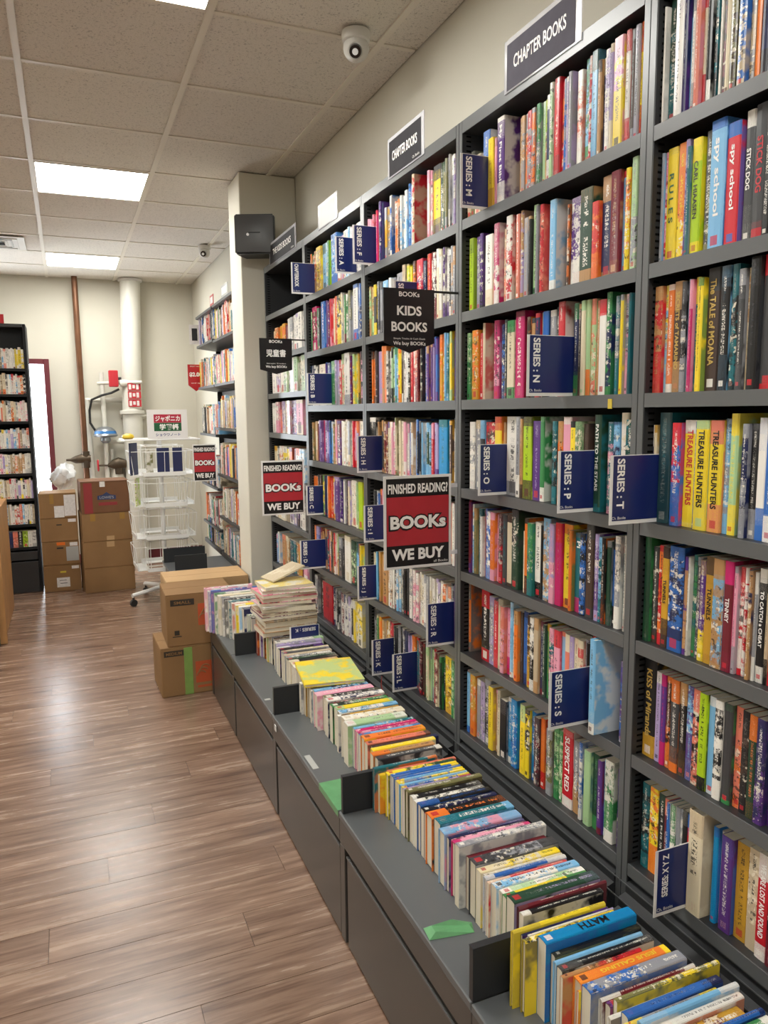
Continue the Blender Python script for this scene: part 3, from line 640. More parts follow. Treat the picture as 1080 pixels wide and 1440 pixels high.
    'D4': (1.239, '33806 438 ol/tn 17.5, 33367 428 cr/tn 18, 32939 211 dr 17, 32729 311 pu/li 18.5, 32417 508 mg/dr 18.5, 31909 396 li/pu 18.5, 31513 292 bl/dg 18.5, 31221 192 lb/wh 18, 31030 378 ol/tn 17, 30652 370 pk/cr 19, 30282 451 dr/pu 18.5, 29831 440 wh/cr 18.5, 29391 344 cr/wh 19, 29047 420 gr/cr 18.3, 28627 329 rd/pk 18.5, 28298 402 li/or 18.5, 27896 470 wh/cr 18.5'),
    'D5': (0.995, '33870 622 or/bl 17, 33248 448 br/bk 18, 32680 209 dk 18, 32471 309 ye/gn 18.5, 32162 304 nv 18.5, 31859 200 wh/lb 18.5, 31659 393 or/rd 18.5, 31266 193 cr/or 18.5, 31072 381 ye/li 18.5, 30691 556 pu/li 19, 30135 361 nv/pu 19, 29774 354 gr/wh 18.5, 29420 347 dr/bk 18.5, 29073 256 cr/li 18.5, 28817 582 wh/cr 19, 28235 243 lg/wh 18.5, 27992 476 lm/ye 19'),
    'D6': (0.750, '33870 241 or/wh 18, 33629 470 bl/li 18, 33159 380 pu/bl 18, 32779 296 tn/dr 18.5, 32483 361 nv/tn 18.5, 32007 303 te/rd 18.5, 31705 298 sa/wh 18.5, 31406 390 dg/tn 18.5, 31016 287 rd/wh 18.5, 30729 283 lg/tn 18.3, 30446 461 dg/gr 17.5, 29985 361 bk 17.5, 29624 700 wh/cr 19.5, 28924 507 lg/dk 18.5, 28418 411 lb/dk 18.5, 28007 242 dr/sa 18.3, 27765 317 ye/lg 18'),
    'D7': (0.507, '33870 314 wh/gr 18.5, 33325 647 br/dg 18, 32678 1331 rd/dr 18, 31347 391 wh/nv 17.8, 30956 383 wh/bk 17.8, 30573 375 gr/nv 17.8, 30198 367 wh/dr 17.8, 29831 360 wh/nv 17.8, 29471 353 wh/li 17.8, 29118 346 wh/bk 17.8, 28772 339 wh/ye 17.8, 28433 332 ye/wh 17.8, 28101 487 wh/ye 17.8'),
    'E2': (1.764, '40600 603 bg/or 13, 39998 587 or/tn 14, 39411 571 go/or 14.5, 38840 556 or/go 15, 38284 408 dr 14, 37876 532 wh/gr 16.5, 37344 518 gr/wh 16.5, 36826 505 wh/gr 17, 36320 493 wh/li 17.2, 35827 600 wh/gr 17.2, 35228 467 wh 17.2'),
    'E3': (1.563, '40830 759 wh/gr 15, 40070 734 wh/li 15, 39336 710 wh/cr 16, 38626 688 wh/lg 16.5, 37938 666 gr/wh 16.8, 37272 645 wh/lg 16.8, 36627 626 lg/wh 16.8, 36001 607 ol/wh 16.8, 35395 589 cr/lg 16.8'),
    'E4': (1.352, '41071 769 wh 16, 40302 597 pk/wh 16.5, 39706 581 sa/dr 16.5, 39125 566 wh/li 16.8, 38559 551 cr/ol 16.8, 38008 537 pk/wh 16.8, 37470 524 li/dr 16.8, 36946 511 dr/pu 16.8, 36435 1105 pk/cr 17'),
    'E5': (1.117, '41182 621 cr/go 16, 40560 605 wh/bk 16, 39956 589 or/wh 16.5, 39367 855 ye/wh 16.5, 38513 687 ye/bk 16.5, 37825 534 or/dr 16.5, 37291 521 dr 16, 36770 634 wh/sa 16.5, 36136 855 wh/lb 16.5'),
    'E7': (0.882, '41270 545 tn/wh 17, 40510 753 cr/go 17.5, 39758 729 wh/cr 17.5, 39029 705 bg 17.5, 38324 683 li/wh 17.5, 37640 662 gr/li 17.5, 36978 515 pu/bk 17.5, 36463 627 wh/ol 17.5, 35836 608 wh/gr 17.5'),
    'E8': (0.622, '41270 332 pk/lb 16, 40938 432 lb/wh 17.5, 40028 593 tn/sa 17.5, 39435 578 tn/cr 17.5, 38857 424 cr/tn 17.5, 38433 553 nv/te 17, 37880 539 te/gr 17, 37341 526 br/tn 17, 36816 639 go/or 17, 36176 374 dr 17, 35802 609 pk/wh 17'),
}


TITLES = {('B1', 'pu/wh'): ('My First Bible', 'print_white'), ('A2', 'lb/bl'): ('spy school', 'print_white'), ('A2', 'rd/bl'): ('spy school', 'print_white'),
          ('A2', 'lm/ye'): ('CARL HIAASEN', 'print_black'), ('A2', 'ye/te'): ('R U L E S', 'sign_green'), ('A2', 'dg/wh'): ('STICK DOG', 'print_white'), ('A2', 'dg/rd'): ('STICK DOG', 'print_red'),
          ('A3', 'br/tn'): ('SECRETS of TAMARIND', 'print_gold'), ('A3', 'br/dg'): ('The TALE of MOANA', 'print_gold'), ('A3', 'dg/rd'): ('SKELETON CREEK', 'print_red'),
          ('A4', 'ye/wh'): ('TREASURE HUNTERS', 'print_red'), ('A4', 'ye/lg'): ('TREASURE HUNTERS', 'print_black'), ('A4', 'ye/sa'): ('TREASURE HUNTERS', 'print_black'),
          ('A5', 'go/br'): ('TUNNELS', 'print_black'), ('A5', 'dr/mg'): ('TENNEY', 'print_white'), ('A5', 'bk/wh'): ('TO CATCH a CHEAT', 'print_white'),
          ('A6', 'bk/go'): ('KISS of Miranda', 'print_gold'), ('A7', 'rd/wh'): ('WE ARE LOST AND FOUND', 'print_white'),
          ('B4', 'dk/te'): ('PATH TO THE STARS', 'print_white'), ('B5', 'or/br'): ('PATINA', 'print_black'), ('B7', 'rd/wh'): ('SUSPECT RED', 'print_white'),
          ('B5', 'te/mg'): ('Pi', 'print_white'), ('B2', 'lm'): ('', '')}
SIGNS = {}   # row -> list of (Y, out, text)
for n_, r_, y_, o_ in (('SERIES : M', 'B1', 1.813, .068), ('SERIES : F', 'C1', 2.583, .067), ('SERIES : A', 'D1', 2.741, .067), ('CHAPTERBOOK', 'D1', 3.306, .087), ('SERIES : N', 'B3', 1.42, .096),
                       ('SERIES : O', 'B4', 1.687, .059), ('SERIES : P', 'B4', 1.322, .079), ('SERIES : T', 'A4', 1.143, .091), ('SERIES : B', 'D3', 3.088, .087), ('SERIES : H', 'C4', 2.57, .072),
                       ('SERIES : I', 'C5', 2.495, .083), ('SERIES : C', 'D5', 3.27, .056), ('SERIES : D', 'D6', 3.253, .097), ('SERIES : J', 'C6', 2.599, .063), ('SERIES : R', 'C6', 1.955, .075),
                       ('SERIES : K', 'C7', 2.46, .07), ('SERIES : L', 'C7', 2.267, .066), ('SERIES : S', 'B6', 1.342, .089), ('SERIES : G', 'C2', 2.25, .065), ('SERIES: X Y Z', 'A7', 1.0, .075)):
    SIGNS.setdefault(r_, []).append([y_, o_, n_, None])

SHELFNAME = ['', 'top shelf', 'second shelf down', 'third shelf down', 'fourth shelf down', 'fifth shelf down', 'sixth shelf down', 'bottom shelf']
for key, (zt, s) in ROWS.items():
    bk, n = key[0], int(key[1:])
    items = []
    for tok in s.split(', '):
        p = tok.split(); items.append([int(p[0])/1e4, int(p[1])/1e4, p[2], float(p[3])/100, float(p[4])/100 if len(p) > 4 else 0.0])
    # make room for the dividers: they go between two books
    for sg in SIGNS.get(key, []):
        best = min(range(len(items)), key=lambda i: abs(items[i][0]-sg[0]))
        yb = items[best][0]
        sg[3] = yb; items[best][0] -= .0022; items[best][1] -= .0022
        if best > 0:
            prev = items[best-1]; gap = prev[0]-prev[1]-yb
            if gap < .0022: prev[1] -= .0022-gap
    sh = '%s, %s bookcase' % (SHELFNAME[n] if bk != 'E' else ordinal(n) + ' row down', {'A': 'rightmost', 'B': 'second-from-right', 'C': 'middle', 'D': 'fourth-from-right', 'E': 'column-side'}[bk])
    if bk in 'CDE':
        out = []
        for it in items:
            if it[1] > .021 and it[4] == 0 and it[1] < .045:
                f = rnd.uniform(.38, .62); a = it[2].split('/')
                c_b = it[2] if len(a) == 1 or rnd.random() < .5 else a[1] + '/' + a[0]
                out.append([it[0], it[1]*f, it[2], it[3], 0.0]); out.append([it[0]-it[1]*f, it[1]*(1-f), c_b, it[3]-rnd.random()*.008, 0.0])
            else: out.append(it)
        items = out
    for i, (y, w, code, h, pr) in enumerate(items):
        w2 = w - .0005
        if w2 < .002: continue
        d = min(h*(0.66+0.06*rnd.random()), .150)
        xs = D + .012 + rnd.random()*.014 - pr
        M = Matrix.Translation((xs, y - w/2, zt + .0004))
        col = colour_words(code)
        lab = '%s book, %s from left, %s' % (col, ordinal(i+1), sh)
        add_book(M, w2, h, d, code, lab, TITLES.get((key, code)) if TITLES.get((key, code), ('',))[0] else None, force=False)

# books standing spine-up on the cabinet tops: (thickness mm, colours, height cm, length cm, cabinet depth offset cm)
SPINEUP = Matrix(((0, 0, 1, 0), (0, 1, 0, 0), (-1, 0, 0, 0), (0, 0, 0, 1)))
LEDGE = {
 'nearest': (1.066, "10 ye 15.2 20.5 -3.5,6 nv/pu 14.6 19 -2,4 wh/li 14.6 19 -1,14 ye/dg 14.6 20 -2.5,26 tq/bl 15.4 20 0,13 bk/ol 13.6 19 1,11 lb/gr 13.2 19 0.5,17 bk/wh 13.0 20 0.5,9 tn/rd 12.6 17 0,24 or/ye 12.6 19.5 2,6 ye/or 12.0 19 1,25 gr/bl 13.4 20.5 1.5,10 dr/wh 12.4 20 3,14 or/pu 12.2 20 3.5,10 ol/ye 13.8 22 4,9 wh/br 12.2 18 2,17 bl/nv 13.0 20 4,8 gr/ye 12.6 19 3,12 lb/wh 13.2 20.5 5,15 wh/or 12.4 19 6,28 dr/go 11.6 18 5,12 bl/nv 13 19 6,20 gn/wh 12.5 20 5,18 rd/wh 13 20 4,16 nv/lb 13 20 4,20 tn/br 12 19 3"),
 'second': (1.800, "10 te/or 12.6 19 -1,9 ye/or 11.2 19 0,10 sa/br 12.4 20.5 2,14 ye/dk 12.8 20 1,8 bl/ye 13.0 19.5 1.5,8 bl/ye 13.0 19.5 1.5,8 bl/ye 13.0 19.5 1.5,8 lb/ye 13.0 19.5 1.5,8 bl/ye 13.0 19.5 1.5,8 lb/ye 13.0 19.5 1.5,8 bl/ye 13.0 19.5 1.5,8 li/mg 13.0 19.5 1.5,13 ol/br 13.4 21.5 1.5,15 bk/wh 12.6 19.5 2,14 bk/wh 12.4 19.5 2,15 bk/bl 12.8 20 2,13 nv/bk 12.4 20.5 2,12 dr/sa 12.2 19.5 2,24 bk/or 13.4 20.5 1.5,22 te/lb 13.6 20 2,7 gr/te 12.8 19.5 1.5,21 pk/lb 13.6 20.5 1,8 nv/li 13.0 20 1.5,7 bk/pk 13.0 19.5 2,20 pk/mg 13.4 20 1.5,14 gr/wh 14.6 22.5 0.8,14 dr/rd 12.4 20 2.5,21 gr/dg 13.2 21 2,14 cr/ye 12.6 20 2,6 wh/cr 12.4 19.5 2.5,9 bl/wh 12.6 20 2,7 rd/cr 12.2 19.5 2,15 wh/lb 12.4 20.5 2.5,14 lg/wh 12.2 20 3,11 ye/gn 12.6 20 2.5,20 dk/li 13.4 20.5 2.5,6 dr 12.8 21 3,10 bk/wh 12.2 19 3"),
 'third': (2.536, "13 gr/wh 11.6 18 0,13 go 11.4 19 1,7 sa/br 11.6 19 1.5,22 ol/bg 12.6 20 1.5,8 gr/wh 12 19 1,16 nv/lb 12.6 20 1.5,22 pk/wh 12.6 21 1,20 bk/ol 12.6 20 3,19 nv/wh 13.0 20.5 2.5,9 rd/br 12.4 20 3.5,18 bk/gn 12.8 20 2.5,16 ye/lg 13.0 20 3,14 lb/wh 12.8 20.5 3,9 nv/wh 12.4 19 2,14 go/br 13.0 19.5 3,21 wh/cr 13.6 20.5 2,22 lg/wh 13.4 20 1.5,10 lb/te 12.8 20 3,10 mg/pk 12.8 20 3,9 pk/mg 12.8 20 3,9 lb/bl 12.8 20 3,18 or/ye 13.0 20 3,14 sa/br 12.4 20.5 3,12 br/nv 12.0 21 4,12 ye/wh 12.4 20 3,14 tn/or 12.2 19.5 2,14 dg/wh 12 20 2.5"),
 'fourth': (3.262, "16 or/dr 11.2 18 1,17 pu/li 10.6 19 2,13 wh/cr 11.8 19 3,9 br/or 11.6 19 3,16 or/rd 12.0 18.5 4,13 ye/lg 11.2 18.5 3,10 cr/wh 12.0 19 3.5,22 bk/gr 12.5 20.5 4,12 br/cr 12.2 20 4.5,10 cr/wh 12 20 4.5,12 bk/wh 12.4 20 4,20 wh/lg 12.5 21 3.5,18 gr/li 12.4 20 3,16 li/wh 11.6 19 3,18 bk/pu 11.8 19 3,14 cr 11.6 20 3.5,18 dg/gr 11.6 20 3,16 bg/wh 11.6 20 3,14 wh/gr 11.6 19 3,18 dk/wh 11.4 20 3,20 bk/cr 11.4 20 3,18 tn/cr 11.4 19 3,22 gr/wh 11.2 20 3,16 wh/sa 11.4 19 3,18 rd/wh 11.2 20 3,20 nv/wh 11.3 20 3,18 cr/wh 11.4 20 3"),
}
LEDGE_N = {'nearest': 'nearest cabinet', 'second': 'second nearest cabinet', 'third': 'third nearest cabinet', 'fourth': 'fourth nearest cabinet'}
LTITLE = {('nearest', 4): ('MATH', 'print_black'), ('nearest', 9): ('JESUS CALLING', 'print_yellow')}
LEND = {}; LEDGE_KY = 0
YMIN = {'nearest': 0.45, 'second': 1.122, 'third': 1.842, 'fourth': 2.59}
for key, (y, s) in LEDGE.items():
    toks = s.split(',')
    fit = (y - YMIN[key])/sum(float(q.split()[0])/1000 for q in toks) - .002 if key != 'nearest' else 1.0
    for i, tok in enumerate(toks):
        p = tok.split(); w = float(p[0])/1000*fit; h = float(p[2])/100; L = float(p[3])/100; xo = float(p[4])/100
        if y - w < YMIN[key]: break
        if key == 'fourth' and i == 11: LEDGE_KY = y - .0012; y -= .0024
        M = Matrix.Translation((0.722 + xo, y - w/2, ZL + .0004 + h)) @ SPINEUP
        lab = '%s spine-up book, %s from bookend on %s' % (colour_words(p[1]), ordinal(i+1), LEDGE_N[key])
        add_book(M, w-.0005, L, h, p[1], lab, LTITLE.get((key, i)), hard=(i % 3 == 0))
        y -= w
    LEND[key] = y
# picture books leaning at the far end, spine up
PIC = "14 wh/pk 22 24,12 wh/li 21 24,10 pk/bl 21.5 25,14 wh/gn 20.5 24,16 cr/wh 20 25,12 wh/gr 19.5 25,14 wh/bk 19 24,12 te/wh 18.5 24,10 wh/sa 18 25,14 ye/wh 17.5 24,12 wh/lb 17.0 25,24 nv/wh 16.8 23,14 gn/wh 14.5 23,12 bk/wh 13.5 22"
y = 3.74; i = 0
for tok in PIC.split(','):
    p = tok.split(); w = float(p[0])/1000*1.9; h = float(p[2])/100; L = float(p[3])/100
    M = Matrix.Translation((0.585 + .012*i, y - w/2, ZL + .0004 + h)) @ SPINEUP
    add_book(M, w-.0006, L, h, p[1], '%s picture book standing spine up by the boxes, %s from the back' % (colour_words(p[1]), ordinal(i+1)), hard=(i % 2 == 0))
    y -= w; i += 1
PIC_END = y
# the flat pile
PILE = "rd/cr 20 26 16,tn/wh 22 26 17,bg/br 24 26 17,bk/tn 10 26 18,gr/wh 12 28 18,dr/cr 16 28 18,dg/cr 22 26 17,wh/pk 8 27 18,bk/cr 14 25 17,pk/rd 22 27 18,rd/pk 16 27 18,pk/wh 18 26 18,wh/ye 14 24 17"
z = ZL + .1265 ; i = 0
npile = len(PILE.split(','))
for tok in PILE.split(','):
    p = tok.split(); w = float(p[1])/1000; L = float(p[2])/100*.9; dep = float(p[3])/100
    a = math.radians(rnd.uniform(-7, 7))
    # lying flat: thickness up, spine turned to the wall, page ends to the aisle and the viewer
    base = Matrix(((0, 0, 1, 0), (-1, 0, 0, 0), (0, -1, 0, 0), (0, 0, 0, 1)))
    M = Matrix.Translation((0.845 + rnd.uniform(-.008, .008), 3.165 + rnd.uniform(-.006, .006), z + w/2)) @ Matrix.Rotation(a, 4, 'Z') @ base @ Matrix.Translation((-dep/2, 0, -L/2))
    add_book(M, w-.0006, L, dep, p[0], '%s book lying flat in the pile, %s from the top' % (colour_words(p[0]), ordinal(npile-i)), force=True, hard=(i % 2 == 1))
    z += w; i += 1
PILE_TOP = z
# bright picture book lying across the fourth group
M = Matrix.Translation((0.825, 2.475, ZL+.1345)) @ Matrix.Rotation(math.radians(-6), 4, 'Z') @ Matrix(((0, 0, 1, 0), (-1, 0, 0, 0), (0, -1, 0, 0), (0, 0, 0, 1))) @ Matrix.Translation((-.095, 0, -.105))
FLAT = dict(M=M)

# books of the farther bookcases
FARLEV = {'F': [1.985, 1.665, 1.345, 1.000, 0.680, 0.400], 'G': [2.000, 1.665, 1.290, 0.880, 0.560, 0.400]}
FARY = {'F': (5.00, 5.74), 'G': (5.745, 6.485)}
FARPAL = ['wh', 'cr', 'wh/sa', 'li/wh', 'lb/wh', 'tn/cr', 'gn/wh', 'or', 'rd/wh', 'ye/cr', 'bg', 'wh/bk', 'pk/wh', 'dg', 'te/wh', 'bl/cr', 'cr/br']
for key in 'FG':
    y0, y1 = FARY[key]
    for n, z in enumerate(FARLEV[key]):
        y = y1 - .02
        while y > y0 + .05:
            w = rnd.uniform(.012, .036); h = rnd.uniform(.19, .235) if n < 5 else rnd.uniform(.18, .22)
            if rnd.random() < .07: y -= .02; continue
            add_book(Matrix.Translation((1.052 + rnd.random()*.02, y-w/2, z+.0105)), w-.0008, h, .15, rnd.choice(FARPAL), 'far book', style=rnd.random())
            y -= w
LBX0, LBX1, LBY = -1.16, -0.278, 6.77
LBZ = [1.821, 1.618, 1.401, 1.182, 0.979, 0.773, 0.561, 0.370]
MANGA = ['wh/pk', 'wh/sa', 'wh', 'cr/or', 'wh/lb', 'wh/gr', 'cr', 'li/wh', 'wh/ye', 'sa/wh', 'wh/bk', 'bg', 'wh/rd']
BOTT = ['wh', 'lm', 'bk', 'sa', 'nv', 'wh', 'gn', 'bk', 'rd', 'wh']
for n, z in enumerate(LBZ):
    x = LBX1 - .004
    while x > LBX0 + .04:
        w = rnd.uniform(.012, .022); h = rnd.uniform(.145, .168); code = rnd.choice(MANGA)
        if n == 7: w = rnd.uniform(.03, .042); h = .135; code = BOTT[int((LBX1-x)/.04) % 10]
        if n == 0 and LBX1 - x < .06: code = rnd.choice(['ye/wh', 'ye/bl'])
        if n == 4 and .05 < LBX1-x < .13: code = rnd.choice(['or/wh', 'tn/wh'])
        M = Matrix.Translation((x-w/2, LBY + .015 + rnd.random()*.006, z+.0105)) @ Matrix.Rotation(math.pi/2, 4, 'Z')
        add_book(M, w-.0006, h, .11, code, 'far book', style=rnd.random())
        x -= w


# split: the 300 books that show largest are things of their own, the rest one mesh
def px_area(b):
    M, w, h, d = b['M'], b['w'], b['h'], b['d']
    a = 0
    def quad(pts):
        q = [project(M @ Vector(p)) for p in pts]
        if any(k[2] < .2 for k in q): return 0
        cx = sum(k[0] for k in q)/4; cy = sum(k[1] for k in q)/4
        if not (0 < cx < 1080 and 0 < cy < 1440): return 0
        return abs(sum(q[i][0]*q[(i+1) % 4][1]-q[(i+1) % 4][0]*q[i][1] for i in range(4)))/2
    a = quad([(0, -w/2, 0), (0, w/2, 0), (0, w/2, h), (0, -w/2, h)])
    a += quad([(0, -w/2, 0), (0, w/2, 0), (d, w/2, 0), (d, -w/2, 0)])*0.6
    return a
for b in BOOKS: b['a'] = px_area(b) + (1e6 if b['force'] else 0)
order = sorted(range(len(BOOKS)), key=lambda i: -BOOKS[i]['a'])
single = set(order[:300])
rest_c, rest_p = [], MB()
for i, b in enumerate(BOOKS):
    g, pg = book_geo(b['w'], b['h'], b['d'], b['c1'], b['c2'], b['style'], b['hard'], b['seed'])
    if i in single:
        o = bpy.data.objects.new('book', cover_mesh('book', [(g, None)], ['book_cover'])); COL.objects.link(o)
        o.matrix_world = b['M']; OFF[o.name] = Vector((0, 0, 0))
        tag(o, b['label'], 'book', 'books')
        me = bpy.data.meshes.new('page_block'); me.from_pydata(pg[0], [], pg[1]); me.materials.append(MATS['book_pages'])
        q = bpy.data.objects.new('page_block', me); COL.objects.link(q); q.parent = o
        if b['title']:
            tw = b['w']*0.46; tl = min(b['h']*0.70, tw*0.86*len(b['title'][0]))
            if b['title'][0] == 'MATH': tw = b['w']*0.62; tl = .062
            if b['title'][0] == 'Pi': tl = tw*1.2
            text('spine_title', b['title'][0], b['title'][1], o, (-.0006, 0, b['h']*(.56 if b['title'][0] != 'Pi' else .86)), (0, 0, -1), (0, -1, 0), width=tl, height=tw, bold=0.025)
    else:
        rest_c.append((g, b['M']))
        rest_p.add([tuple(b['M'] @ Vector(v)) for v in pg[0]], pg[1])
me = cover_mesh('books', rest_c, ['book_cover', 'book_pages'])
rest = bpy.data.objects.new('books', me); COL.objects.link(rest)
tag(rest, 'mixed smaller looking books filling the farther shelves and rows', 'book', kind='stuff')
me = bpy.data.meshes.new('page_blocks'); me.from_pydata(rest_p.v, [], rest_p.f); me.materials.append(MATS['book_pages'])
q = bpy.data.objects.new('page_blocks', me); COL.objects.link(q); q.parent = rest; q['kind'] = 'stuff'

# the bright picture book lying flat
g, pg = book_geo(.012, .215, .255, LIN['ye'][:3], LIN['lg'][:3], 0.9, True, 0.31)
M = Matrix.Translation((0.838, 2.545, ZL+.1352)) @ Matrix.Rotation(math.radians(-8), 4, 'Z') @ Matrix(((0, 0, 1, 0), (-1, 0, 0, 0), (0, -1, 0, 0), (0, 0, 0, 1))) @ Matrix.Translation((-.1275, 0, -.1075))
fb = bpy.data.objects.new('picture_book', cover_mesh('picture_book', [(g, None)], ['book_cover'])); COL.objects.link(fb); fb.matrix_world = M; OFF[fb.name] = Vector((0, 0, 0))
tag(fb, 'yellow and green picture book lying flat across the spine-up books', 'book')
me = bpy.data.meshes.new('page_block'); me.from_pydata(pg[0], [], pg[1]); me.materials.append(MATS['book_pages']); q = bpy.data.objects.new('page_block', me); COL.objects.link(q); q.parent = fb
# thin book leaning on top of the pile against the column side
g, pg = book_geo(.007, .17, .12, LIN['cr'][:3], LIN['bg'][:3], 0.2, False, 0.77)
M = Matrix.Translation((0.858, 3.235, PILE_TOP+.0035)) @ Matrix.Rotation(math.radians(14), 4, 'Z') @ Matrix.Rotation(math.radians(-17), 4, 'Y') @ Matrix(((0, 0, 1, 0), (-1, 0, 0, 0), (0, -1, 0, 0), (0, 0, 0, 1))) @ Matrix.Translation((-.06, 0, -.085))
M = Matrix.Translation((0, 0, .027)) @ M
fb = bpy.data.objects.new('thin_book', cover_mesh('thin_book', [(g, None)], ['book_cover'])); COL.objects.link(fb); fb.matrix_world = M; OFF[fb.name] = Vector((0, 0, 0))
tag(fb, 'thin white book tilted up on top of the flat book pile', 'book')
me = bpy.data.meshes.new('page_block'); me.from_pydata(pg[0], [], pg[1]); me.materials.append(MATS['book_pages']); q = bpy.data.objects.new('page_block', me); COL.objects.link(q); q.parent = fb

# ------------------------------------------------------------------ navy dividers between the books
def divider(txt, y, x0, x1, z0, z1, flip=False, mode='down'):
    lab = 'navy divider sign reading %s in white' % txt
    if mode == 'upside': lab = 'navy divider sign reading SERIES : K upside down among the spine-up books'
    elif txt == 'SERIES : K': lab = 'navy divider sign reading SERIES : K hanging from the bottom shelf'
    t = thing('divider_sign', lab, 'sign', ((x0+x1)/2, y, z0), group='navy book dividers')
    MB().box(x0, x1, y-.0006, y+.0006, z0, z1).build('holder', 'sign_white', t)
    box('card', 'sign_navy', t, (x0+.0065, x1-.002, y-.0010, y-.0007, z0+.0075, z1-.0015))
    yy = y-.0012
    if mode == 'down':
        text('lettering', txt, 'print_white', t, (x0+.0245, yy, (z0+z1)/2+.012), (0, 0, -1), (1, 0, 0), width=.097, height=.0185, bold=.03)
        text('small_lettering', 'Ch. Books', 'print_white', t, (x0+.022, yy, z0+.013), (1, 0, 0), (0, 0, 1), height=.0055)
    elif mode == 'up':
        text('lettering', txt, 'print_white', t, (x0+.024, yy, (z0+z1)/2+.014), (0, 0, 1), (-1, 0, 0), width=.086, height=.0150, bold=.03)
        text('small_lettering', 'Ch. Books', 'print_white', t, (x0+.026, yy, z0+.014), (1, 0, 0), (0, 0, 1), height=.0065)
    else:
        text('lettering', 'SERIES : K', 'print_white', t, ((x0+x1)/2+.004, yy, z1-.018), (-1, 0, 0), (0, 0, -1), width=.092, height=.015, bold=.012)
    return t
for key, lst in SIGNS.items():
    zt = ROWS[key][0]
    for (y0, out, txt, yb) in lst:
        yy = (yb if yb is not None else y0) - .0011
        if txt == 'CHAPTERBOOK': yy = min(yy, 3.384)
        divider(txt, yy, D-out, D+.062, zt+.0004, zt+.1345, mode='up' if 'X' in txt else 'down')
divider('SERIES : K', LEDGE_KY, .826, .958, ZL+.062, ZL+.176, mode='upside')

# ------------------------------------------------------------------ section signs on top of the bookcases
def top_sign(y0, y1, z0, z1, card, txt, label, small=None, tcol='print_white', frac=.82):
    t = thing('section_sign', label, 'sign', (D-.003, (y0+y1)/2, z0), group='signs on top of the bookcases')
    MB().box(D-.0045, D-.0025, y0, y1, z0, z1).build('acrylic_holder', 'clear_acrylic', t)
    box('foot_clip', 'clear_acrylic', t, (D-.0023, D+.030, y0+.01, y1-.01, LEV[0]+.0165, LEV[0]+.0185))
    b = .020
    if card: box('card', card, t, (D-.0052, D-.0047, y0+b, y1-b*.6, z0+.004, z1-.012))
    yc, zc = (y0+y1)/2+.004, (z0+z1)/2
    if txt: text('lettering', txt, tcol, t, (D-.0054, yc, zc), (0, -1, 0), (0, 0, 1), width=(y1-y0)*frac*.84, height=.030, bold=.02)
    if small: text('small_lettering', small, 'print_white', t, (D-.0054, y0+.055, z0+.014), (0, -1, 0), (0, 0, 1), width=.05, height=.008)
    return t
zt0 = LEV[0]+.001
top_sign(1.390, 1.690, zt0, 2.345, 'sign_grey', 'CHAPTER BOOKS', 'large grey sign reading CHAPTER BOOKS, nearest on the bookcase top')
top_sign(2.140, 2.415, zt0, 2.350, 'sign_darkgrey', 'CHAPTER BOOKS', 'smaller dark grey sign reading CHAPTER BOOKS above the red framed book', small='Ch. Books')
top_sign(2.930, 3.170, zt0, 2.325, 'tape_grey', None, 'sign on the bookcase top with glare put into its blank grey card')  # the card's pale grey is painted glare
top_sign(3.510, 4.000, zt0, 2.335, 'sign_darkgrey', 'THE KIDS BOOKS', 'grey sign reading KIDS BOOKS by the black loudspeaker', small='Ch. Books')

# ------------------------------------------------------------------ pennants and posters on the shelf posts
def pennant(y, x0, x1, zt, zs, zp, lines, label, mat, rodx, cat='sign', rodmat='rod_metal', group='pennant signs'):
    t = thing('pennant_sign', label, cat, ((x0+x1)/2, y, zp), group=group)
    xm = (x0+x1)/2
    MB().prism([(x0, zt), (x0+.001, zs), (xm, zp), (x1-.001, zs), (x1, zt)], 1, y-.0008, y+.0008).build('panel', mat, t)
    if rodx: MB().tube([(x0+.003, y+.003, zt-.004), (rodx, y+.003, zt-.004)], .0032, 8).build('rod', rodmat, t, smooth=True)
    for (s, z, h, w, c, bo) in lines:
        text('lettering', s, c, t, (xm, y-.0010, z), (1, 0, 0), (0, 0, 1), width=w, height=h, bold=bo)
    return t
yp = POST[2]
pennant(yp, .810, .964, 1.793, 1.648, 1.620, [('BOOKs', 1.778, .013, .062, 'print_white', .02), ('KIDS', 1.734, .026, .074, 'print_white', .03), ('BOOKS', 1.691, .026, .108, 'print_white', .03), ('Simple Trades & Cash Deals', 1.6585, .006, .096, 'print_white', .0), ('We buy BOOKs', 1.645, .013, .098, 'print_white', .02)],
        'black pennant sign reading KIDS BOOKS in white', 'sign_black', D-.0015)
yp = POST[4]
pennant(yp, .824, .976, 1.795, 1.655, 1.635, [('BOOKs', 1.781, .013, .060, 'print_white', .02), ('児童書', 1.729, .034, .092, 'print_white', .02), ('Simple Trades', 1.682, .006, .09, 'print_white', 0), ('We buy BOOKs', 1.667, .014, .098, 'print_white', .02)],
        'smaller black pennant sign with white Japanese characters', 'sign_black', D-.0015)
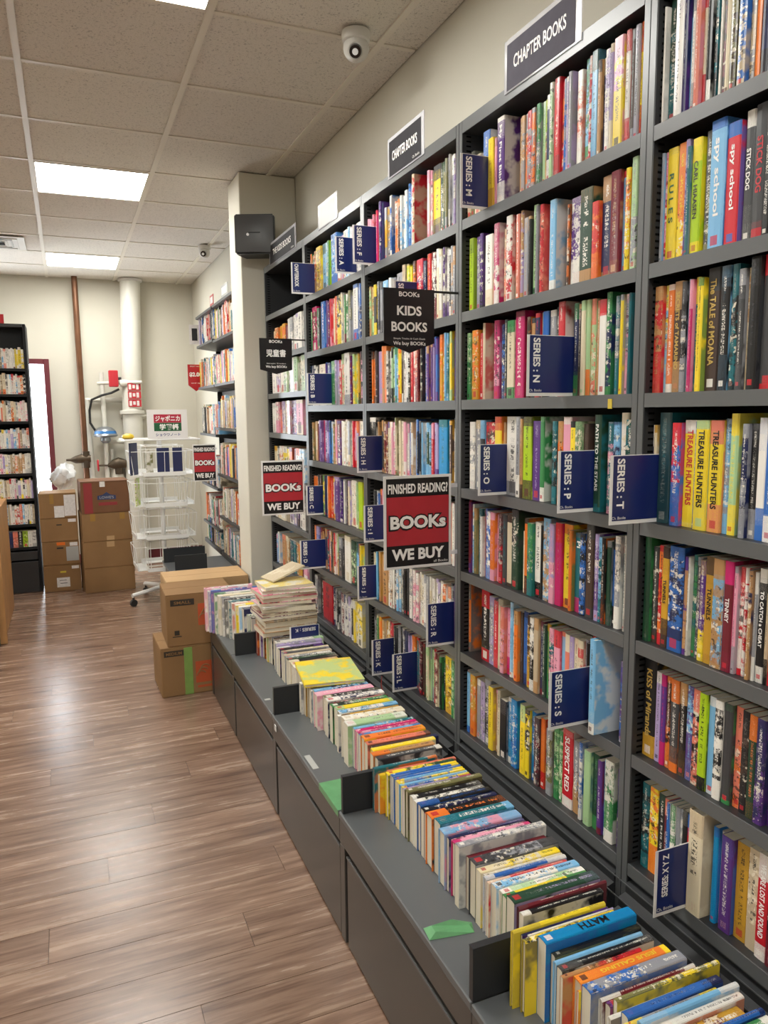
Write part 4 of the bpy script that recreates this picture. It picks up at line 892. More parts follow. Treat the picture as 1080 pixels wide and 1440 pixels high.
def poster(y, x0, x1, z0, z1, label, post_x):
    t = thing('poster_sign', label, 'sign', ((x0+x1)/2, y, z0), group='we buy posters')
    MB().box(x0, x1, y-.0012, y+.0012, z0, z1).build('frame', 'sign_white', t, .0006)
    W, H = x1-x0, z1-z0; b = .008
    box('black_card', 'sign_black', t, (x0+b, x1-b, y-.0017, y-.0013, z0+b, z1-b))
    box('red_field', 'sign_red', t, (x0+b+.001, x1-b-.001, y-.0021, y-.0018, z0+H*.255, z0+H*.775))
    yy = y-.0024; xm = (x0+x1)/2
    text('lettering', 'FINISHED READING?', 'print_white', t, (xm, yy+.0005, z0+H*.862), X_, Z_, width=W*.88, height=H*.105, bold=.03)
    text('lettering_shadow', 'BOOKs', 'sign_black', t, (xm, yy, z0+H*.50), X_, Z_, width=W*.87, height=H*.175, bold=.10)
    text('lettering', 'BOOKs', 'print_white', t, (xm, yy-.0004, z0+H*.502), X_, Z_, width=W*.82, height=H*.14, bold=.04)
    text('lettering', 'WE BUY', 'print_white', t, (xm, yy+.0005, z0+H*.155), X_, Z_, width=W*.78, height=H*.125, bold=.04)
    text('small_lettering', 'all Books', 'print_white', t, (x1-.035, yy+.0005, z0+H*.06), X_, Z_, width=.045, height=.007)
    MB().box(x1-.012, post_x, y+.0014, y+.0034, z1-.040, z1-.028).build('clip', 'clear_acrylic', t)
    MB().box(x1-.012, post_x, y+.0014, y+.0034, z0+.030, z0+.042).build('clip', 'clear_acrylic', t)
    return t
poster(POST[2], .805, 1.018, 1.014, 1.281, 'red and black WE BUY poster nearest the camera, in front of the middle bookcase', D-.0015)
poster(POST[4], .815, 1.020, 0.986, 1.241, 'red and black WE BUY poster beside the column', D-.0015)

# ------------------------------------------------------------------ bookends, tape, labels on the cabinet tops
for (yy, x0, x1, h, lab) in ((1.106, .628, .790, .108, 'black metal bookend nearest, beside the yellow and blue books'), (1.820, .630, .770, .107, 'black metal bookend by the folded green tape strip'), (2.556, .630, .760, .102, 'black metal bookend in front of the lying picture book'), (3.284, .640, .775, .100, 'black metal bookend under the dark blue picture books')):
    t = thing('bookend', lab, 'bookend', ((x0+x1)/2, yy, ZL), group='bookends on the cabinet tops')
    MB().box(x0, x1, yy-.0075, yy-.0055, ZL+.0005, ZL+h).box(x0, x1, yy-.0055, yy+.0075, ZL+h-.002, ZL+h).box(x0, x0+.002, yy-.0055, yy+.0055, ZL+.0005, ZL+h-.002).build('front_plate', 'bookend_metal', t)
    MB().box(x0+.0025, x1, yy+.0055, yy+.0075, ZL+.0005, ZL+h-.0022).build('rear_plate', 'bookend_metal', t)
g1 = MB().add([(.632, 1.316, ZL+.0008), (.735, 1.292, ZL+.0008), (.725, 1.262, ZL+.0008), (.628, 1.278, ZL+.0008), (.645, 1.306, ZL+.010), (.690, 1.298, ZL+.017), (.722, 1.280, ZL+.007), (.645, 1.284, ZL+.011)],
              [(0, 1, 2, 3), (0, 4, 5, 1), (1, 5, 6), (1, 6, 2), (2, 6, 7, 3), (3, 7, 4, 0), (4, 7, 6, 5)])
tag(g1.build('tape_strip', 'green_tape', None), 'crumpled strip of green tape standing behind the nearest bookend', 'tape')
g2 = MB().box(.6245, .690, 1.838, 2.005, ZL+.0003, ZL+.0008).box(.6235, .6243, 1.838, 2.005, ZL-.018, ZL+.0008)
tag(g2.build('tape_strip', 'green_tape', None), 'flat green tape folded over the cabinet edge', 'tape')
tag(MB().box(.634, .653, 2.095, 2.193, ZL+.0003, ZL+.0009).build('label_strip', 'tape_grey'), 'pale grey label strip stuck on the third cabinet top', 'label')
tag(MB().box(.634, .656, 2.700, 2.716, ZL+.0003, ZL+.0009).build('label_strip', 'tape_grey'), 'small pale grey sticker on the fourth cabinet edge', 'label')
tag(MB().box(.6225, .6247, 2.500, 2.522, .335, .356).build('wall_sticker', 'label_paper'), 'small off-white sticker on the cabinet front corner', 'label')

# ------------------------------------------------------------------ loudspeaker on the column
sp = thing('loudspeaker', 'black loudspeaker mounted high on the column', 'speaker', (.990, 4.075, 2.285), math.radians(-24), local=True)
w2, h2 = .104, .200
prof = [(-w2, -.07), (w2, -.07), (w2*.98, -.02), (w2*.72, .07), (-w2*.72, .07), (-w2*.98, -.02)]
MB().prism(prof, 2, 0, h2).build('cabinet', 'black_plastic', sp, .008, bseg=2)
gr = MB()
nx, nz = 8, 8
vs_, fs_ = [], []
for i in range(nx+1):
    for j in range(nz+1):
        a, b = i/nx*2-1, j/nz*2-1
        vs_.append((a*w2*.96, -.0715-.016*(1-a*a)*(1-.5*b*b)-.004*(1-b*b), h2/2 + b*h2*.47))
for i in range(nx):
    for j in range(nz):
        k = i*(nz+1)+j; fs_.append((k, k+nz+1, k+nz+2, k+1))
gr.add(vs_, fs_).build('grille', 'grille', sp, smooth=True)
MB().tube([(-.03, -.0905, .092), (-.03, -.0935, .092)], .007, 12).build('badge', 'led_white', sp)
MB().box(-.025, .035, -.0935, -.0915, .100, .103).build('badge_bar', 'slot_dark', sp)
MB().box(-.018, .018, .0705, .094, .05, .12).build('bracket', 'black_plastic', sp, .003)

# ------------------------------------------------------------------ dome security cameras, vent
def dome(x, y, r, label, aim):
    t = thing('security_camera', label, 'camera', (x, y, ZC-.003), local=True, group='ceiling cameras')
    MB().lathe([(r*.9, 0), (r*.95, -.012), (r*.9, -.03), (r*.75, -.035)], (0, 0, 0)).build('base', 'white_plastic', t, smooth=True)
    a = Vector(aim).normalized(); c = Vector((0, 0, -.034-r*.35))
    b = MB()
    prof = []
    for k in range(9):
        th = math.pi*k/10; prof.append((c - a*math.cos(th)*r*.85, max(.002, r*.85*math.sin(th))))
    b.tube([p for p, _ in prof], [q for _, q in prof], 20); b.build('eyeball', 'white_plastic', t, smooth=True)
    e = c + a*r*.70
    MB().tube([e, e+a*r*.32], [r*.42, r*.38], 18).build('lens_ring', 'lens_glass', t, smooth=True)
    MB().tube([e+a*r*.32, e+a*r*.36], r*.2, 14).build('lens', 'led_white', t, smooth=True)
dome(.985, 2.56, .052, 'white dome security camera on the ceiling near the right wall', (-.35, -.75, -.55))
dome(1.06, 6.06, .05, 'small white dome camera on the ceiling at the far end', (-.3, -.7, -.3))
t = thing('ceiling_vent', 'white slatted air vent in the ceiling at the left edge', 'vent', (-.38, 6.45, ZC-.012))
MB().box(-.56, -.20, 6.22, 6.68, ZC-.008, ZC-.0025).build('frame', 'white_plastic', t, .002)
for k in range(4):
    e = .05+.035*k
    m_ = MB(); x0, x1, y0, y1 = -.56+e, -.20-e, 6.22+e, 6.68-e
    m_.box(x0, x1, y0, y0+.012, ZC-.014, ZC-.0085).box(x0, x1, y1-.012, y1, ZC-.014, ZC-.0085).box(x0, x0+.012, y0+.012, y1-.012, ZC-.014, ZC-.0085).box(x1-.012, x1, y0+.012, y1-.012, ZC-.014, ZC-.0085)
    m_.build('louvre', 'white_plastic' if k % 2 == 0 else 'tape_grey', t)
box('smoke_plate', 'slot_dark', t, (-.42, -.34, 6.40, 6.50, ZC-.0150, ZC-.0142))

# ------------------------------------------------------------------ cardboard boxes
def carton(name, label, loc, size, rotz=0, mat='cardboard', flaps=True, group=None):
    t = thing(name, label, 'box', loc, rotz, group, local=True)
    w, d, h = size
    MB().box(-w/2, w/2, -d/2, d/2, 0, h-.004).build('body', mat, t, .004)
    if flaps:
        MB().box(-w/2+.001, w/2-.001, -d/2+.001, -.0015, h-.0035, h).build('flap', mat, t)
        MB().box(-w/2+.001, w/2-.001, .0015, d/2-.001, h-.0035, h).build('flap', mat, t)
    return t
def mark(t, name, mat, x0, x1, z0, z1, d, lift=.0008):
    return MB().box(x0, x1, -d/2-lift, -d/2-.0001, z0, z1).build(name, mat, t)
def mover_logo(t, cx, cz, s, d):
    mark(t, 'logo_panel', 'logo_orange', cx-s/2, cx+s/2, cz-s*.55, cz+s*.55, d)
    b = MB()
    for k in (-1, 0, 1):
        pts = [(cx+s*(.1*k-.12)+s*.22*math.cos(q), -d/2-.0016, cz+s*.16*k+s*.2*math.sin(q)) for q in [math.pi*(.15+.9*i/8) for i in range(9)]]
        b.tube(pts, s*.03, 6)
    b.build('logo_swirl', 'cardboard', t)
# two house-moving cartons in front of the cabinets' end, and two behind them
c1_ = carton('moving_box', 'brown moving box with orange logo and green tape, bottom of the front stack', (.545, 4.05, .0), (.345, .32, .262), math.radians(1), 'cardboard')
mark(c1_, 'size_label', 'label_dark', -.155, -.055, .215, .245, .32); text('lettering', 'MEDIUM', 'cardboard', c1_, (-.105, -.1612, .230), X_, Z_, width=.08, height=.016, bold=.02)
mark(c1_, 'green_tape', 'green_tape_box', -.055, -.012, .002, .255, .32, .0012); mover_logo(c1_, .055, .115, .105, .32)
mark(c1_, 'print_line', 'logo_orange', .01, .10, .03, .042, .32)
c2_ = carton('moving_box', 'brown moving box with orange logo and black SMALL label, top of the front stack', (.590, 4.05, .2625), (.345, .31, .275), math.radians(-1), 'cardboard')
mark(c2_, 'size_label', 'label_dark', -.150, -.030, .215, .248, .31); text('lettering', 'SMALL', 'cardboard', c2_, (-.09, -.1562, .2315), X_, Z_, width=.085, height=.016, bold=.02)
mover_logo(c2_, .04, .16, .105, .31); mark(c2_, 'recycling_mark', 'label_dark', -.145, -.10, .05, .055, .31); mark(c2_, 'recycling_mark', 'label_dark', -.135, -.11, .06, .085, .31)
c3_ = carton('moving_box', 'plain brown moving box behind, lower one hidden by the front stack', (.660, 4.38, .0), (.40, .30, .262), 0, 'cardboard')
c4_ = carton('moving_box', 'brown moving box with split flaps behind the front stack, touching the column', (.690, 4.385, .2625), (.46, .30, .270), 0, 'cardboard_light')
# stacks in the far corner
zz = 0
for k, (h, lab, dx) in enumerate(((.222, 'brown carton with white label and writing, bottom of the left far stack', 0), (.196, 'brown carton with orange sticker and taped film, second in the left far stack', -.006), (.196, 'brown carton with small white label, third in the left far stack', -.004), (.205, 'brown carton with papers stuck on it, top of the left far stack', -.010))):
    t = carton('carton', lab, (-.101+dx*.3, 6.87, zz), (.284, .33, h), math.radians((-.5, .4, -.4, .5)[k]), 'cardboard', group='cartons in the far corner')
    if k == 0:
        mark(t, 'label', 'label_paper', -.045, .055, .035, .115, .33); mark(t, 'label', 'label_paper', .075, .13, .185, .210, .33); mark(t, 'sticker', 'label_yellow', -.015, .03, .155, .170, .33)
        mark(t, 'handwriting', 'print_black', -.02, .035, .065, .070, .33, .0012); mark(t, 'handwriting', 'print_black', -.025, .03, .09, .094, .33, .0012)
    if k == 1:
        mark(t, 'sticker', 'sign_orange', -.03, .035, .165, .190, .33); mark(t, 'film', 'tape_grey', .04, .135, .03, .15, .33); mark(t, 'label', 'label_paper', .07, .13, .155, .185, .33)
        mark(t, 'hand_hole', 'label_dark', -.03, .02, .135, .148, .33)
    if k == 2:
        mark(t, 'label', 'label_paper', .07, .13, .160, .186, .33); mark(t, 'hand_hole', 'label_dark', -.02, .02, .135, .145, .33, .0006)
    if k == 3:
        mark(t, 'paper', 'label_paper', -.03, .045, .005, .100, .33); mark(t, 'paper', 'label_paper', .047, .135, .015, .190, .33, .001); mark(t, 'tape', 'packing_tape', -.06, -.03, .12, .20, .33)
    zz += h + .0006
zz = 0
for k, (h, lab, mt) in enumerate(((.205, 'plain brown carton, bottom of the right far stack', 'cardboard'), (.220, 'plain brown carton, second in the right far stack', 'cardboard'), (.232, 'brown carton with two tape tabs, third in the right far stack', 'cardboard'), (.262, 'darker brown carton with blue house logo and red stripe, top right of the stack', 'cardboard_dark'))):
    w = (.395, .39, .385, .375)[k]
    t = carton('carton', lab, (.252, 6.70, zz), (w, .34, h), math.radians((4, 3, 4, 3)[k]), mt, group='cartons in the far corner')
    if k == 2: mark(t, 'tape', 'packing_tape', -.13, -.09, .17, .228, .34); mark(t, 'tape', 'packing_tape', .10, .14, .175, .228, .34)
    if k in (1, 2): mark(t, 'tape', 'cardboard_light', -.01, .05, .005 if k == 2 else .17, .04 if k == 2 else .215, .34)
    if k == 3:
        mark(t, 'red_stripe', 'logo_red', -.165, -.10, .0, .25, .34); mark(t, 'red_print', 'logo_red', -.055, .09, .062, .088, .34)
        b = MB().prism([(-.062, .11), (-.062, .142), (-.02, .150), (.01, .172), (.04, .150), (.082, .142), (.082, .11)], 1, -.1712, -.1702); b.build('house_logo', 'logo_blue', t)
        text('lettering', "LOWE'S", 'print_grey', t, (.01, -.1715, .128), X_, Z_, width=.11, height=.022, bold=.02)
        mark(t, 'tape', 'label_paper', -.04, .0, .215, .258, .34)
    zz += h + .0006

# ------------------------------------------------------------------ left bookcase
t = thing('bookcase', 'black bookcase of pale comics at the left edge, beside the door', 'bookcase', ((LBX0+LBX1)/2, LBY+.17, 0))
box('back_panel', 'shelf_back', t, (LBX0+.001, LBX1-.001, LBY+.322, LBY+.332, .002, 2.172))
for (a, b) in ((LBX0-.022, LBX0), (LBX1, LBX1+.022)): MB().box(a, b, LBY, LBY+.321, .002, 2.18).build('side_panel', 'shelf_back', t, .001)
box('top_panel', 'shelf_metal_shaded', t, (LBX0+.0006, LBX1-.0006, LBY, LBY+.321, 2.155, 2.18))
box('header', 'shelf_back', t, (LBX0+.0006, LBX1-.0006, LBY+.14, LBY+.15, 1.99, 2.154))
for z in LBZ: box('shelf', 'shelf_back', t, (LBX0+.0006, LBX1-.0006, LBY+.002, LBY+.321, z-.010, z+.010))
MB().box(LBX0+.0006, LBX1-.0006, LBY-.01, LBY+.32, .275, .345).build('drawer_front', 'shelf_metal_shaded', t, .003)
MB().box(LBX0+.0006, LBX1-.0006, LBY-.01, LBY+.32, .002, .262).build('drawer_front', 'shelf_metal_shaded', t, .003)
tag(MB().box(-.56, -.405, LBY+.01, LBY+.013, 2.181, 2.252).build('shelf_sign', 'sign_bright_red'), 'red sign standing on the left black bookcase', 'sign')
# near end panel of the display at the left edge
t = thing('display_counter', 'brown wooden end panel of a display counter at the left edge', 'counter', (-.62, 5.32, 0))
MB().box(-.86, -.431, 5.26, 5.30, .002, .86).build('end_panel', 'wood_panel', t, .003)
MB().box(-.86, -.449, 5.302, 6.30, .002, .84).build('body', 'wood_panel', t, .003)
MB().box(-.86, -.470, 5.225, 5.259, .002, .43).build('kick_panel', 'shelf_metal_shaded', t, .002)

# ------------------------------------------------------------------ far right bookcases and their cabinet
for key, lab in (('F', 'dark shelving unit just behind the column'), ('G', 'dark shelving unit beyond, nearest the white rack')):
    y0, y1 = FARY[key]
    t = thing('shelving_unit', lab, 'bookcase', (1.2, (y0+y1)/2, ZL), group='shelving behind the column')
    box('back_panel', 'shelf_metal_lit', t, (XW-.012, XW-.002, y0, y1, ZL+.001, 2.24))
    for yy in (y0+.002, y1-.012): MB().box(XW-.05, XW-.0125, yy, yy+.010, ZL+.001, 2.25).build('upright', 'shelf_metal_shaded', t, .001)
    for z in FARLEV[key][:-1] + [2.235]:
        MB().prism([(1.037, z-.008), (1.037, z+.010), (XW-.013, z+.010), (XW-.013, z-.028), (XW-.06, z-.028), (1.05, z-.010)], 1, y0+.0125, y1-.0125).build('shelf', 'shelf_metal_shaded', t)
    box('deck', 'shelf_metal_shaded', t, (1.042, XW-.013, y0+.0125, y1-.0125, ZL+.001, .41))
t = thing('drawer_cabinet', 'dark drawer cabinet behind the moving boxes beyond the column', 'cabinet', (.83, 5.37, 0))
MB().box(.62, XW-.002, 5.02, 5.72, .002, ZL-.02).build('body', 'drawer_metal', t, .002)
MB().box(.60, XW-.002, 5.01, 5.73, ZL-.0195, ZL).build('top', 'ledge_metal', t, .002)
for (yy, x0, x1, lab) in ((5.30, .640, .86, 'black metal bookend behind the moving boxes, the nearer one'), (5.62, .600, .90, 'black metal bookend behind the moving boxes, the farther one')):
    t = thing('bookend', lab, 'bookend', ((x0+x1)/2, yy, ZL))
    MB().box(x0, x1, yy-.003, yy+.003, ZL+.0005, ZL+.105).build('plate', 'bookend_metal', t, .001)
    MB().box(x0+.01, x1-.01, yy+.0032, yy+.09, ZL+.0005, ZL+.0015).build('foot', 'bookend_metal', t)
pennant(6.50, .960, 1.090, 1.866, 1.695, 1.645, [('GREAT VALUE', 1.851, .010, .09, 'print_white', .01), ('$2.00', 1.782, .040, .105, 'print_white', .05), ('and up', 1.712, .010, .08, 'print_white', .01)], 'red pennant sign with a white $2 price', 'sign_bright_red', None)
MB().tube([(1.065, 6.503, 1.86), (1.20, 6.503, 1.86)], .003, 8).build('sign_rod', 'rod_metal', bpy.data.objects[[o.name for o in bpy.data.objects if o.get('label') == 'red pennant sign with a white $2 price'][0]])
poster(5.7425, .858, 1.032, .953, 1.231, 'red and black WE BUY poster farthest away, half hidden by shelved books', 1.038)
for (y0, y1, z1, mt, inner, lab) in ((5.66, 5.80, 2.312, 'sign_bright_red', 'label_paper', 'small red and white sign on top of the far shelving'), (5.14, 5.36, 2.315, 'tape_grey', 'sign_white', 'small white card in a grey frame on top of the far shelving')):
    t = thing('shelf_sign', lab, 'sign', (1.045, (y0+y1)/2, 2.246))
    MB().box(1.040, 1.043, y0, y1, 2.2455, z1+.01).build('holder', mt, t)
    box('card', inner, t, (1.0390, 1.0398, y0+.02, y1-.02, 2.262, z1-.004))
t = thing('shelf_sign', 'grey and white picture card at the end of the far top shelf', 'sign', (1.03, 6.50, 2.03))
MB().box(.985, 1.10, 6.492, 6.495, 2.03, 2.19).build('card', 'label_paper', t); MB().box(1.005, 1.05, 6.4905, 6.4915, 2.06, 2.16).build('picture', 'sign_darkgrey', t)
MB().box(1.09, 1.20, 6.4955, 6.4985, 2.10, 2.13).build('clip', 'clear_acrylic', t)

# ------------------------------------------------------------------ pipes and valves on the back wall
t = thing('copper_pipe', 'tall thin copper pipe rising to the ceiling', 'pipe', (.15, YB-.12, 0))
MB().tube([(.155, YB-.12, .60), (.150, YB-.12, ZC+.001)], .027, 16).build('tube', 'copper', t, smooth=True)
MB().tube([(.155, YB-.12, .0), (.155, YB-.12, .60)], .027, 16).build('lower_tube', 'brass_old', t, smooth=True)
v = MB().tube([(-.02, YB-.12, 1.03), (.02, YB-.12, 1.03), (.06, YB-.12, 1.03), (.12, YB-.12, 1.04), (.20, YB-.12, 1.04)], [.010, .014, .035, .045, .036], 14).tube([(.155, YB-.12, .95), (.155, YB-.12, 1.11)], .038, 14)
v.build('valve', 'brass_old', t, smooth=True)
t = thing('standpipe', 'thick white pipe from floor to ceiling on the back wall', 'pipe', (.645, YB-.14, 0))
MB().tube([(.60, YB-.14, 0), (.605, YB-.14, 1.5), (.645, YB-.14, ZC+.001)], .092, 28).build('tube', 'white_pipe', t, smooth=True)
MB().lathe([(.094, 0), (.115, .005), (.115, .035), (.094, .04)], (.604, YB-.14, 1.46), 28).build('flange', 'white_pipe', t, smooth=True)
MB().lathe([(.112, 0), (.112, .02)], (.645, YB-.14, ZC-.022), 28).build('ceiling_collar', 'white_plastic', t, smooth=True)
cd_ = MB()
for k in range(3):
    cd_.box(.565, .685, YB-.2395, YB-.2375, 1.53+.078*k, 1.60+.078*k)
lp = cd_.build('warning_labels', 'red_paint', t)
for k in range(3):
    b = MB()
    for q in range(3): b.box(.575+.034*q, .598+.034*q, YB-.2410, YB-.2400, 1.54+.078*k+.01*(q % 2), 1.588+.078*k-.006*(q % 2))
    b.build('label_print', 'label_paper', lp)
t = thing('sprinkler_piping', 'white sprinkler pipework beside the thick pipe', 'pipe', (.35, YB-.1, .7))
wp = MB()
wp.tube([(.345, YB-.13, 1.33), (.338, YB-.13, 1.86)], .022, 12).tube([(.30, YB-.13, 1.755), (.70, YB-.255, 1.765)], .016, 12).tube([(.17, YB-.05, 1.60), (.52, YB-.05, 1.60)], .022, 12).tube([(.215, YB-.05, .70), (.195, YB-.05, 1.60)], .026, 12)
wp.tube([(.345, YB-.13, .75), (.345, YB-.13, 1.21)], .022, 12).tube([(.42, YB-.08, .98), (.72, YB-.08, .98)], .045, 14).tube([(.40, YB-.05, .75), (.40, YB-.05, 1.12)], .018, 12).tube([(.38, YB-.05, 1.19), (.66, YB-.05, 1.19)], .016, 12)
wp.tube([(.56, YB-.20, 1.33), (.56, YB-.20, 1.44), (.72, YB-.20, 1.44)], .008, 8).tube([(.50, YB-.05, 1.44), (.75, YB-.05, 1.445)], .03, 12)
wp.build('white_tubes', 'white_pipe', t, smooth=True)
MB().tube([(.44, YB-.13, .72), (.44, YB-.13, .93)], [.075, .05], 16).build('white_base', 'white_pipe', t, smooth=True)
MB().lathe([(.03, -.075), (.05, -.05), (.045, -.02), (.105, -.012), (.115, 0), (.105, .012), (.09, .05), (.06, .075), (.02, .085)], (.345, YB-.15, 1.26), 26).build('alarm_bell', 'gong_steel', t, smooth=True)
MB().lathe([(.1035, .016), (.098, .034), (.094, .042)], (.345, YB-.15, 1.26), 26).build('blue_band', 'gong_blue', t, smooth=True)
MB().tube([(.35, YB-.16, .965), (.40, YB-.16, .975), (.45, YB-.16, .985), (.52, YB-.16, .98)], [.012, .045, .06, .04], 16).tube([(.26, YB-.16, .97), (.36, YB-.16, .97)], .008, 8).tube([(.45, YB-.16, .88), (.45, YB-.16, .98)], .04, 14).build('brass_valve', 'brass_old', t, smooth=True)
ring = [(.262, YB-.16+.04*math.cos(q), .97+.05*math.sin(q)) for q in [2*math.pi*i/14 for i in range(15)]]
MB().tube(ring, .008, 8, False).tube([(.262, YB-.16, .92), (.262, YB-.16, 1.02)], .006, 6).build('red_handwheel', 'red_paint', t, smooth=True)
cab = [(.49, YB-.20, 1.70), (.42, YB-.20, 1.665), (.33, YB-.19, 1.64), (.24, YB-.13, 1.60), (.215, YB-.12, 1.50), (.215, YB-.12, 1.38), (.26, YB-.13, 1.30)]
MB().tube(cab, .011, 8).build('black_cable', 'cable_black', t, smooth=True)
t = thing('fire_alarm_box', 'small red fire alarm switch box on the white pipe', 'alarm box', (.44, YB-.20, 1.72))
MB().box(.40, .485, YB-.245, YB-.165, 1.72, 1.875).build('housing', 'red_paint', t, .006)
MB().tube([(.485, YB-.20, 1.80), (.515, YB-.20, 1.80)], .014, 10).build('knob', 'rod_metal', t, smooth=True)
MB().tube([(.50, YB-.20, 1.755), (.62, YB-.20, 1.76)], .035, 14).build('sleeve', 'white_pipe', t, smooth=True)
# plastic bag on the cartons
bb = MB(); n1, n2 = 26, 14
for i in range(n1):
    for j in range(n2):
        th = 2*math.pi*i/n1; ph = math.pi*(j+.3)/(n2-.4)
        r = 1+.16*math.sin(5*th+3*ph)+.12*math.sin(9*th-7*ph)+.10*rnd.uniform(-1, 1); s_ = math.sin(ph)
        bb.v.append((-.05+.095*r*s_*math.cos(th)+.02*math.cos(ph), 7.0+.06*r*s_*math.sin(th), .99+.085*math.cos(ph)*(1+.3*math.sin(3*th+1))+.012*rnd.uniform(-1, 1)))
for i in range(n1):
    for j in range(n2-1): bb.f.append((i*n2+j, ((i+1) % n1)*n2+j, ((i+1) % n1)*n2+j+1, i*n2+j+1))
bb.f.append(tuple(i*n2 for i in range(n1))); bb.f.append(tuple(i*n2+n2-1 for i in reversed(range(n1))))
mn = min(v_[2] for v_ in bb.v); bb.v = [(a, b, c-mn+.8225) for a, b, c in bb.v]
tag(bb.build('plastic_bag', 'bag_plastic', None, smooth=True), 'crumpled white plastic bag on top of the left far cartons', 'bag')

# ------------------------------------------------------------------ white revolving wire rack
rk = thing('wire_rack', 'white revolving wire display rack on casters', 'rack', (.655, 6.05, 0), math.radians(2), local=True)
MB().tube([(0, 0, .10), (0, 0, 1.33)], .018, 14).build('pole', 'white_wire', rk, smooth=True)
for k in range(4):
    a = math.radians(205+90*k); e = (.30*math.cos(a), .30*math.sin(a))
    lg_ = MB().tube([(0, 0, .115), (e[0]*.5, e[1]*.5, .10), (e[0], e[1], .085)], .017, 8).build('base_leg', 'white_wire', rk, smooth=True)
    MB().tube([(e[0]*.97-.011*math.sin(a), e[1]*.97+.011*math.cos(a), .028), (e[0]*.97+.011*math.sin(a), e[1]*.97-.011*math.cos(a), .028)], .027, 14).tube([(e[0]*.97, e[1]*.97, .05), (e[0]*.97, e[1]*.97, .088)], .008, 8).build('caster', 'rubber', lg_, smooth=True)
TIERS = [1.00, .765, .52, .275]
for z in TIERS:
    for k in range(4):
        a = math.radians(-90+90*k); ca, sa_ = math.cos(a), math.sin(a)
        def L(r, s, zz_): return (r*ca - s*sa_, r*sa_ + s*ca, zz_)
        tr = MB(); W = .155
        # white sheet lip at the front of each pocket row
        for (ra, rb, za, zb2) in ((.215, .222, z, z+.028), (.13, .216, z, z+.004)):
            vs_ = [L(ra, -W, za), L(rb, -W, za), L(rb, W, za), L(ra, W, za), L(ra, -W, zb2), L(rb, -W, zb2), L(rb, W, zb2), L(ra, W, zb2)]
            tr.add(vs_, [(0, 3, 2, 1), (4, 5, 6, 7), (0, 1, 5, 4), (1, 2, 6, 5), (2, 3, 7, 6), (3, 0, 4, 7)])
        tp = tr.build('tray', 'white_wire', rk)
        wr = MB()
        for zz_ in (z+.18,): wr.tube([L(.13, -W, zz_), L(.235, -W, zz_), L(.235, W, zz_), L(.13, W, zz_)], .0028, 5)
        for s in (-W, 0, W): wr.tube([L(.218, s, z+.02), L(.235, s, z+.18)], .0024, 5)
        for s in (-W, W): wr.tube([L(.125, s, z), L(.125, s, z+.225)], .0026, 5)
        wr.tube([L(0, 0, z+.002), L(.13, 0, z+.002)], .005, 6).tube([L(.125, -W, z+.22), L(.125, W, z+.22)], .0035, 5)
        wr.build('wire_basket', 'white_wire', tp, smooth=True)['kind'] = 'stuff'
MB().tube([(-.27, -.20, 1.268), (.27, -.20, 1.268)], .006, 8).tube([(-.27, .20, 1.268), (.27, .20, 1.268)], .006, 8).tube([(-.27, -.20, 1.268), (-.27, .20, 1.268)], .006, 8).tube([(.27, -.20, 1.268), (.27, .20, 1.268)], .006, 8).tube([(-.27, -.20, 1.268), (.27, .20, 1.268)], .006, 8).tube([(-.27, .20, 1.268), (.27, -.20, 1.268)], .006, 8).build('top_frame', 'white_wire', rk, smooth=True)
hs = thing('rack_sign', 'white board with red and green Japanese lettering above the rack', 'sign', (.705, 5.90, 1.276), local=True)
MB().box(-.147, .147, -.002, .002, 0, .215).build('board', 'sign_white', hs, .001)
MB().box(-.098, .102, -.0030, -.0021, .118, .180).build('red_field', 'sign_crimson', hs); MB().box(-.098, .102, -.0030, -.0021, .055, .117).build('green_field', 'sign_green', hs)
text('lettering', 'ジャポニカ', 'print_white', hs, (.002, -.0033, .149), X_, Z_, width=.18, height=.045, bold=.03)
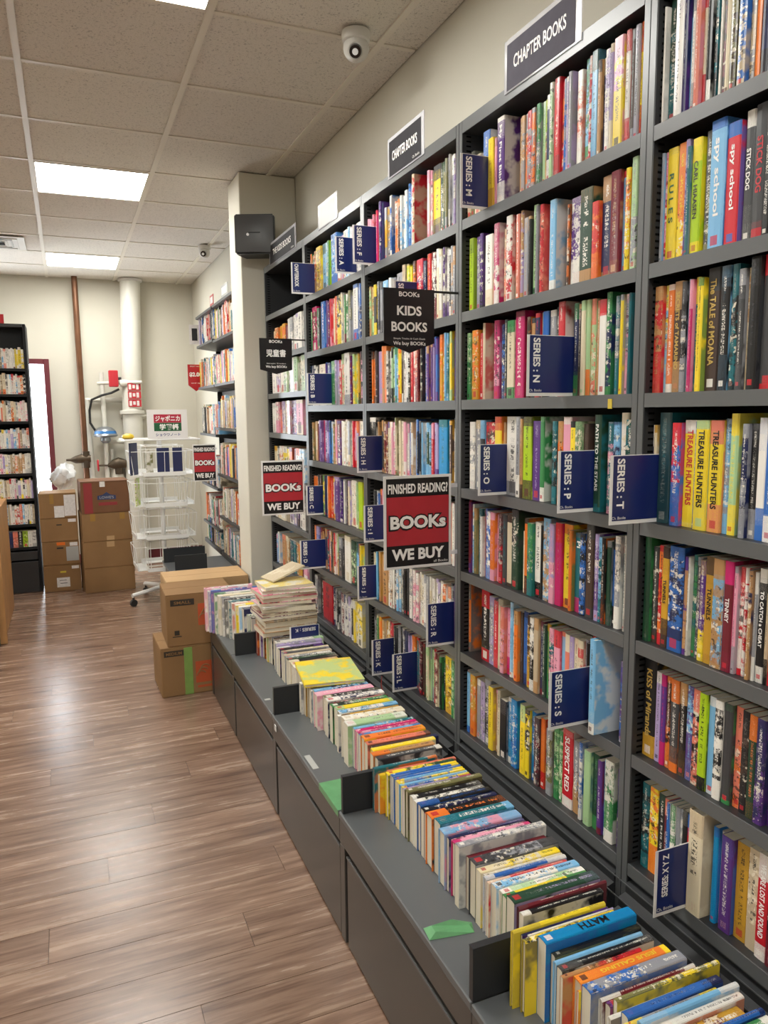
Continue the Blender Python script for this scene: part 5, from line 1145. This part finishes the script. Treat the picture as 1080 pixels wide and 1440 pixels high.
text('lettering', '学習帳', 'print_white', hs, (.012, -.0033, .086), X_, Z_, width=.14, height=.048, bold=.03)
text('lettering', 'ショウワノート', 'sign_bluetext', hs, (.002, -.0024, .028), X_, Z_, width=.18, height=.022, bold=.02)
for (x, y, a, w, h, c, z0, lab) in ((.45, 5.93, 60, .12, .24, 'nv', 1.006, 'navy notebook slanting at the left of the wire rack'), (.66, 5.885, 0, .09, .20, 'nv', 1.006, 'navy patterned notebook in the rack top tier, nearer the middle'), (.765, 5.885, 0, .07, .20, 'nv', 1.006, 'navy patterned notebook in the rack top tier, right of the pole'), (.47, 5.97, 70, .10, .21, 'lm/cr', .771, 'yellow green notebook in the second tier of the rack'), (.56, 5.885, 0, .05, .19, 'ol/wh', 1.006, 'olive and white notebook in the rack top tier')):
    g, pg = book_geo(.010, h, w, LIN[c.split('/')[0]][:3], LIN[c.split('/')[-1]][:3], .8 if '/' in c else .1, False, rnd.random())
    M = Matrix.Translation((x, y, z0)) @ Matrix.Rotation(math.radians(a), 4, 'Z') @ Matrix.Translation((-w/2, 0, 0))
    o = bpy.data.objects.new('notebook', cover_mesh('notebook', [(g, None)], ['book_cover'])); COL.objects.link(o); o.matrix_world = M; tag(o, lab, 'notebook', 'notebooks in the rack')
    me = bpy.data.meshes.new('page_block'); me.from_pydata(pg[0], [], pg[1]); me.materials.append(MATS['book_pages']); q = bpy.data.objects.new('page_block', me); COL.objects.link(q); q.parent = o
tag(MB().lathe([(.03, 0), (.045, .012), (.04, .03), (.015, .042)], (.42, 5.93, 1.276), 16).build('yellow_cap', 'print_yellow', None, smooth=True), 'small yellow round object on the rack top left', 'cap')

tag(MB().tube([(D-.03, 2.452, .500), (D-.034, 2.449, .47), (D-.030, 2.446, .44)], [.0015, .0022, .004], 8).build('bookmark_tassel', 'strap_red', None, smooth=True), 'thin red bookmark tassel hanging below the bottom shelf', 'tassel')
tag(MB().box(D-.0022, D-.0008, 1.262, 1.274, 1.462, 1.482).build('price_tag', 'label_yellow'), 'tiny tan tag stuck on the third shelf edge', 'tag')
